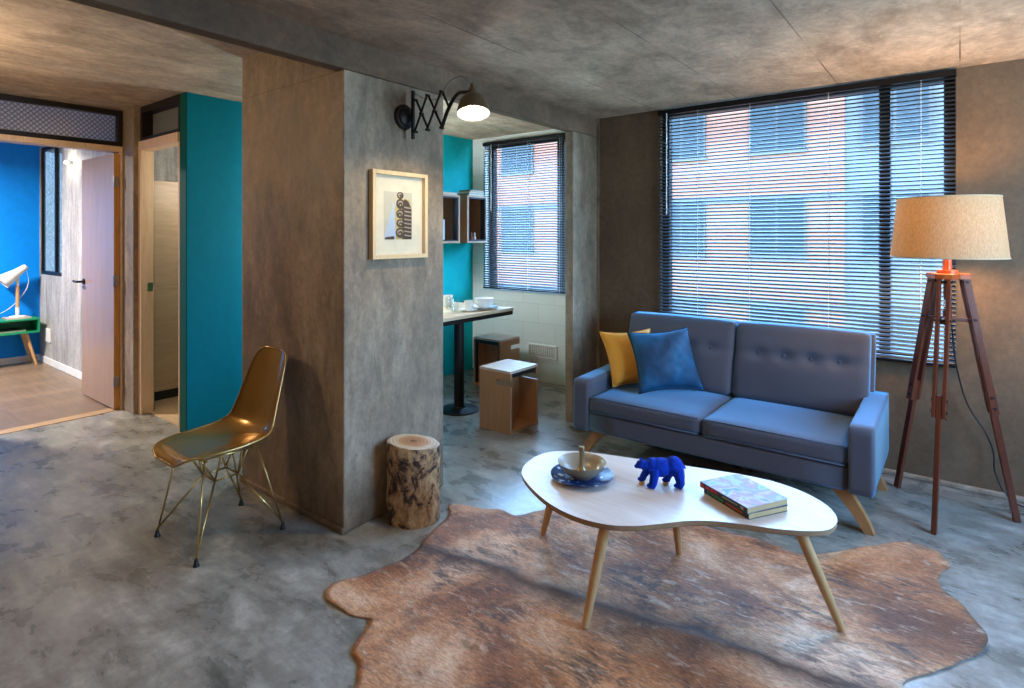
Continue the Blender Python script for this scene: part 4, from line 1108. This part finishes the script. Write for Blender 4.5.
def lathe_thing(name, label, cat, prof, c, mat, group, handle=None):
    if handle:
        t = thing(name, label, cat, c, group)
        MB().lathe(prof, c, 36).build('body', mat, t, 50)
        MB().tube([V(c) + V(p) for p in handle], .005, 8).build('handle', mat, t, 180)
        return t
    o = MB().lathe(prof, c, 36).build(name, mat, None, 50, origin=c)
    return tag(o, label, cat, group)
TT = .7975
plate_p = [(0, .002), (.06, .002), (.065, 0), (.07, 0), (.075, .003), (.125, .014), (.126, .0165), (.072, .0065), (0, .006)]
bowl_p = [(0, .003), (.04, .003), (.045, 0), (.05, 0), (.055, .006), (.082, .03), (.088, .052), (.085, .053), (.078, .032), (.05, .012), (0, .01)]
cup_p = [(0, .002), (.025, 0), (.03, .002), (.037, .04), (.04, .082), (.0375, .082), (.034, .04), (.027, .006), (0, .006)]
glass_p = [(0, .002), (.028, 0), (.031, .002), (.036, .05), (.038, .105), (.0365, .105), (.0345, .05), (.029, .008), (0, .008)]
far = (-3.312, 3.865)
for k in range(2): lathe_thing('dinner_plate', ('white dinner plate lying on the oak table under another plate', 'white dinner plate on top of another with bowls standing in it')[k], 'plate', plate_p, (far[0], far[1], TT + .0085 * k), CERAM, 'white plates')
for k in range(3): lathe_thing('cereal_bowl', ('lowest white bowl of the stack on the plates', 'middle white bowl of the stack on the plates', 'topmost white bowl of the stack on the plates')[k], 'bowl', bowl_p, (far[0], far[1], TT + .017 + .015 * k), CERAM, 'white bowls')
lathe_thing('saucer', 'white saucer under the cup near the table edge', 'plate', [(r_ * .62, z) for r_, z in plate_p], (-3.315, 3.665, TT), CERAM, 'white plates')
hd = [(.036, -.01, .06), (.06, -.016, .064), (.066, -.018, .045), (.055, -.014, .026), (.034, -.01, .028)]
lathe_thing('coffee_cup', 'white cup standing on the saucer near the table edge', 'cup', cup_p, (-3.315, 3.665, TT + .0075), CERAM, 'white cups', [(y, x, z) for x, y, z in hd])
lathe_thing('coffee_cup', 'white cup half hidden by the pillar at the left of the table', 'cup', [(r_ * 1.15, z * 1.3) for r_, z in cup_p], (-3.66, 3.765, TT), CERAM, 'white cups', [(y * 1.15, x * 1.15, z * 1.3) for x, y, z in hd])
lathe_thing('drinking_glass', 'clear glass tumbler standing between the cups on the dining table', 'glass', glass_p, (-3.41, 3.59, TT), CLEAR, 'glasses')
lathe_thing('drinking_glass', 'clear glass tumbler standing beside the pillar edge on the table', 'glass', glass_p, (-3.53, 3.655, TT), CLEAR, 'glasses')
b = MB(); b.bar((-3.40, 3.42, TT + .003), (-3.32, 3.50, TT + .003), .008, .003, (0, 0, 1)); b.bar((-3.32, 3.50, TT + .004), (-3.27, 3.55, TT + .003), .02, .002, (0, 0, 1), w2=.008)
tag(b.build('spoon', STEEL, None, origin=(-3.335, 3.485, TT)), 'steel spoon lying on the dining table near its edge', 'spoon')

# shelf boxes on the turquoise wall
def shelf_box(label, y0, y1, z0, z1, depth):
    x0, x1 = -4.19, -4.19 + depth; th = .018
    t = thing('shelf_box', label, 'shelf', (x0, (y0 + y1) / 2, z0), 'wooden box shelves on the wall')
    b = MB(); b.box((x0, y0, z0), (x1, y0 + th, z1)); b.box((x0, y1 - th, z0), (x1, y1, z1)); b.box((x0, y0 + th, z0), (x1, y1 - th, z0 + th)); b.box((x0, y0 + th, z1 - th), (x1, y1 - th, z1)); b.box((x0, y0 + th, z0 + th), (x0 + .01, y1 - th, z1 - th))
    b.build('carcass', SHELFW, t)
    b = MB(); e = .004
    b.box((x1, y0, z0), (x1 + e, y0 + th, z1)); b.box((x1, y1 - th, z0), (x1 + e, y1, z1)); b.box((x1, y0 + th, z0), (x1 + e, y1 - th, z0 + th)); b.box((x1, y0 + th, z1 - th), (x1 + e, y1 - th, z1))
    b.build('front_edge', SHELFE, t)
    b = MB(); i = th; e2 = .014; xa, xb = x1 - .06, x1 + .002
    b.box((xa, y0 + i, z0 + i), (xb, y0 + i + e2, z1 - i)); b.box((xa, y1 - i - e2, z0 + i), (xb, y1 - i, z1 - i)); b.box((xa, y0 + i + e2, z0 + i), (xb, y1 - i - e2, z0 + i + e2)); b.box((xa, y0 + i + e2, z1 - i - e2), (xb, y1 - i - e2, z1 - i))
    b.build('inner_frame', plain('blue_black_liner', (.02, .03, .045), .5) if 'blue_black_liner' not in bpy.data.materials else bpy.data.materials['blue_black_liner'], t)
    return t
shelf_box('nearer open wooden box shelf on the turquoise wall beside the pillar', 3.82, 4.235, 1.37, 1.845, .24)
shelf_box('farther open wooden box shelf on the turquoise wall beside the nook window', 4.345, 4.652, 1.37, 1.855, .24)
def shelf_book(label, lo, hi, c, group):
    t = thing('book', label, 'book', ((lo[0] + hi[0]) / 2, (lo[1] + hi[1]) / 2, lo[2]), group)
    MB().box((lo[0] + .003, lo[1] + .003, lo[2] + .002), (hi[0] - .003, hi[1] - .0, hi[2] - .002)).build('pages', PAPER, t)
    m = plain('book_cloth', c, .6)
    MB().box(lo, (hi[0], hi[1], lo[2] + .002)).box((lo[0], lo[1], hi[2] - .002), hi).box((lo[0], lo[1], lo[2]), (hi[0], lo[1] + .003, hi[2])).build('cover', m, t)
z = 1.855
for k, (th, c, l) in enumerate(((.022, (.16, .14, .09), 'lowest book lying on the farther box shelf with olive cover'), (.02, (.45, .50, .36), 'middle book lying on the farther box shelf with pale green cover'), (.016, (.20, .18, .10), 'topmost book lying on the farther box shelf with brown cover'))):
    shelf_book(l, (-4.11, 4.375 + .012 * k, z), (-3.955, 4.615, z + th), c, 'books on the farther shelf'); z += th + .0005
shelf_book('pale blue book lying on top of the nearer box shelf', (-4.12, 3.93, 1.8455), (-3.96, 4.21, 1.871), (.55, .62, .75), 'books on the nearer shelf')
o = MB().box((-4.08, 3.985, 1.403), (-3.955, 4.03, 1.60), .002).build('book', plain('pale_cover', (.55, .65, .72), .5), None, origin=(-4.02, 4.0, 1.403))
tag(o, 'pale grey book standing upright inside the nearer box shelf', 'book', 'books on the nearer shelf')
for k, (c, l, dy) in enumerate((((.42, .13, .09), 'small red ornament inside the farther box shelf', 0), ((.75, .70, .62), 'small cream ornament inside the farther box shelf', .05))):
    o = MB().lathe([(0, 0), (.014, 0), (.017, .012), (.012, .03), (.007, .045), (.011, .06), (.006, .072), (0, .075)], (-3.995, 4.46 + dy, 1.4025), 20).build('ornament', plain('ornament_glaze', c, .4), None, 60, origin=(-3.995, 4.46 + dy, 1.4025))
    tag(o, l, 'ornament', 'ornaments in the farther shelf')

# vent grille in the block wall
v = thing('air_vent', 'white louvred vent grille low on the white block wall', 'vent', (-3.27, 4.70, .30))
b = MB(); x0, x1, z0, z1 = -3.44, -3.09, .225, .365
b.box((x0, 4.682, z0), (x1, 4.70, z0 + .018), .002); b.box((x0, 4.682, z1 - .018), (x1, 4.70, z1), .002); b.box((x0, 4.682, z0 + .018), (x0 + .02, 4.70, z1 - .018), .002); b.box((x1 - .02, 4.682, z0 + .018), (x1, 4.70, z1 - .018), .002)
b.build('frame', WHITE, v)
b = MB()
for k in range(6):
    zz = z0 + .026 + k * .0165; b.bar((x0 + .02, 4.69, zz), (x1 - .02, 4.69, zz), .014, .003, (0, .5, 1))
for k in range(1, 12): b.box((x0 + .02 + k * .026, 4.684, z0 + .018), (x0 + .023 + k * .026, 4.69, z1 - .018))
b.build('louvres', WHITE, v)
MB().box((x0 + .02, 4.694, z0 + .018), (x1 - .02, 4.699, z1 - .018)).build('back_plate', plain('vent_shadow_grey', (.55, .52, .48), .7), v)  # shade behind the louvres put into the plate's grey

# ------------------------------------------------------------------ bedroom furniture
GREEN = plain('green_lacquer', (.005, .25, .11), .4)
nt_ = thing('side_table', 'green open box side table on splayed wooden legs by the blue wall', 'table', (-8.38, 1.6, 0))
x0, x1, y0, y1, z0, z1 = -8.43, -8.12, 1.30, 1.86, .365, .525; th = .018
b = MB(); b.box((x0, y0, z1 - th), (x1, y1, z1), .002); b.box((x0, y0, z0), (x1, y1, z0 + th), .002); b.box((x0, y0, z0 + th), (x1, y0 + th, z1 - th)); b.box((x0, y1 - th, z0 + th), (x1, y1, z1 - th)); b.box((x0, y0 + th, z0 + th), (x0 + .01, y1 - th, z1 - th))
b.build('box_body', GREEN, nt_)
for sx, sy in ((x0 + .06, y0 + .08), (x1 - .08, y0 + .08), (x0 + .06, y1 - .11), (x1 - .08, y1 - .11)):
    dx = -.0 if sx < -8.30 else .05; dy = -.06 if sy < 1.6 else .085
    MB().tube([(sx, sy, z0), (sx + dx, sy + dy, 0)], .016, 14, True, [.019, .012]).build('leg', LEGW, nt_, 40)
bl = thing('table_lamp', 'white cone headed table lamp with wood stem on the green side table', 'lamp', (-8.30, 1.70, z1))
MB().lathe([(0, 0), (.072, 0), (.075, .004), (.072, .012), (.016, .016), (.016, .022), (0, .022)], (-8.30, 1.70, z1 + .013), 36).build('base', WHITE, bl, 40)
MB().cyl((-8.30, 1.70, z1 + .03), (-8.30, 1.70, z1 + .12), .018, seg=18).cyl((-8.30, 1.70, z1 + .36), (-8.30, 1.70, z1 + .49), .016, seg=18).build('collar', WHITE, bl, 40)
MB().cyl((-8.30, 1.70, z1 + .12), (-8.30, 1.70, z1 + .36), .017, seg=18).build('stem', LEGW, bl, 40)
a, c = V((-8.30, 1.775, 1.095)), V((-8.30, 1.565, .93))
q = (c - a).to_track_quat('Z', 'Y').to_matrix().to_4x4(); Ln = (c - a).length
MB().lathe([(0, -.012), (.025, -.008), (.033, .01), (.045, .10), (.062, .17), (.085, Ln), (.0825, Ln), (.060, .17), (.043, .10), (.030, .012), (0, .008)], mat=Matrix.Translation(a) @ q, seg=36).build('lamp_head', WHITE, bl, 60)
MB().tube(catmull([(-8.31, 1.78, 1.06), (-8.32, 1.80, .92), (-8.32, 1.76, .80), (-8.33, 1.64, .64), (-8.40, 1.50, .545)], 6, False), .003, 6).build('cord', WHITE, bl, 180)
shelf_book('thin pale book lying under the lamp on the green side table', (-8.40, 1.58, z1 + .0005), (-8.18, 1.80, z1 + .0125), (.50, .42, .40), 'bedroom books')
shelf_book('dark book lying inside the green side table', (-8.41, 1.50, z0 + .0185), (-8.18, 1.75, z0 + .04), (.08, .10, .12), 'bedroom books')
o = MB().box((-8.20, 1.918, .25), (-8.0, 1.9295, .40), .003).build('wall_plate', WHITE, None, origin=(-8.12, 1.925, .32))
tag(o, 'white blank wall plate on the grey bedroom wall beside the side table', 'wall plate')

# lamps added outside the frame to light the rooms
def pendant(label, x, y, zc, drop, power, r, col):  # unseen lamp, put in to brighten its room
    t = thing('unseen_pendant', label, 'lamp', (x, y, zc), 'unseen bare bulb pendants')
    MB().lathe([(0, 0), (.05, 0), (.05, -.012), (.02, -.03), (0, -.03)], (x, y, zc), 24).build('ceiling_rose', IRON, t, 40)
    MB().cyl((x, y, zc - .03), (x, y, zc - drop + r * .2), .004, seg=8).build('cord', BLACKP, t)
    MB().sphere((x, y, zc - drop), r * .22, 3).build('bulb', emit('pendant_glow', col, 30), t, 180)
    l = bpy.data.lights.new('unseen_pendant_bulb', 'POINT'); l.energy = power; l.color = col; l.shadow_soft_size = r
    o = bpy.data.objects.new('unseen_pendant_bulb', l); COL.objects.link(o); o.location = (x, y, zc - drop)
    return t
WARM = (1., .74, .48)
pendant('unseen bare bulb pendant added to light the sitting area behind the camera', .3, -.7, 2.40, .55, 38, .12, WARM)
pendant('unseen bare bulb pendant added to light the hall towards the front wall', -4.1, .1, 2.485, .32, 56, .12, WARM)
t = thing('added_ceiling_light', 'unseen round flush ceiling light added to brighten the bedroom', 'lamp', (-7.2, .3, 2.485))  # out of view, added because the bedroom needed light
MB().lathe([(.20, 0), (.22, 0), (.22, -.045), (.20, -.045)], (-7.2, .3, 2.485), 40, close=True).build('frame', WHITE, t, 40)
MB().lathe([(0, -.03), (.2, -.03), (.2, -.034), (0, -.034)], (-7.2, .3, 2.485), 40).build('diffuser', emit('diffuser_glow', (1., .88, .72), 3), t)
l = bpy.data.lights.new('added_bedroom_lamp', 'AREA'); l.shape = 'DISK'; l.size = .4; l.energy = 190; l.color = (1., .90, .78); l.spread = math.radians(170)
o = bpy.data.objects.new('added_bedroom_lamp', l); COL.objects.link(o); o.location = (-7.2, .3, 2.44)
pendant('unseen bare bulb pendant light hanging over the dining table in the nook', -3.95, 3.30, 2.485, .85, 58, .10, (.92, .98, 1.))
pendant('small unseen bare bulb pendant added to light the room behind the narrow doorway', -4.85, 2.45, 2.485, .6, 15, .08, (1., .88, .74))

def point(name, loc, e, col, r=.03):
    l = bpy.data.lights.new(name, 'POINT'); l.energy = e; l.color = col; l.shadow_soft_size = r
    o = bpy.data.objects.new(name, l); COL.objects.link(o); o.location = loc
    return o
point('floor_lamp_bulb', (LX, LY, 1.46), 38, (1., .57, .23), .08)
p0 = TM @ V((0, 0, .004))
l = bpy.data.lights.new('wall_lamp_bulb', 'SPOT'); l.energy = 36; l.color = (1., .78, .5); l.spot_size = math.radians(150); l.spot_blend = .6; l.shadow_soft_size = .03
o = bpy.data.objects.new('wall_lamp_bulb', l); COL.objects.link(o); o.location = p0
point('bedroom_bulb', (-7.28, 1.80, 2.2), 6, (1., .9, .75), .03)

# daylight: sky + window portals
w = bpy.data.worlds.new('sky'); SC.world = w; w.use_nodes = True; nt = w.node_tree
bg = nt.nodes['Background']
tc = N(nt, 'ShaderNodeTexCoord'); sep = N(nt, 'ShaderNodeSeparateXYZ'); L(nt, tc.outputs['Generated'], sep.inputs[0])
L(nt, ramp(nt, sep.outputs['Z'], [(.0, (.46, .66, .88)), (.25, (.34, .60, 1.)), (1., (.24, .50, 1.))]), bg.inputs['Color'])
bg.inputs['Strength'].default_value = 33.
def portal(loc, rot, sx, sy):
    l = bpy.data.lights.new('window_portal', 'AREA'); l.shape = 'RECTANGLE'; l.size = sx; l.size_y = sy; l.cycles.is_portal = True
    o = bpy.data.objects.new('window_portal', l); COL.objects.link(o); o.location = loc; o.rotation_euler = rot
portal((-.91, 4.33, 1.55), (-PI / 2, 0, 0), 1.78, 1.7)
portal((-3.43, 4.85, 1.65), (-PI / 2, 0, 0), 1.16, 1.56)
portal((1.72, 2.7, 1.5), (0, PI / 2, 0), 1.6, 1.4)

# ------------------------------------------------------------------ camera and view
cam = bpy.data.cameras.new('camera'); co = bpy.data.objects.new('camera', cam); COL.objects.link(co)
co.location = (0, 0, 1.44); co.rotation_euler = (PI / 2, 0, math.atan2(448, 577))
cam.sensor_width = 36; cam.lens = 577 / 1024 * 36; cam.shift_y = -108 / 1024; cam.clip_start = .02
SC.camera = co
vs = SC.view_settings
vs.view_transform = 'Standard'; vs.look = 'None'; vs.exposure = 0.; vs.gamma = 1.; vs.use_curve_mapping = False
SC.cycles.use_denoising = True
SC.cycles.max_bounces = 10; SC.cycles.diffuse_bounces = 6; SC.cycles.transparent_max_bounces = 12
SC.cycles.sample_clamp_indirect = 4; SC.cycles.use_adaptive_sampling = False
SC.cycles.caustics_reflective = False; SC.cycles.caustics_refractive = False; SC.cycles.blur_glossy = 1.
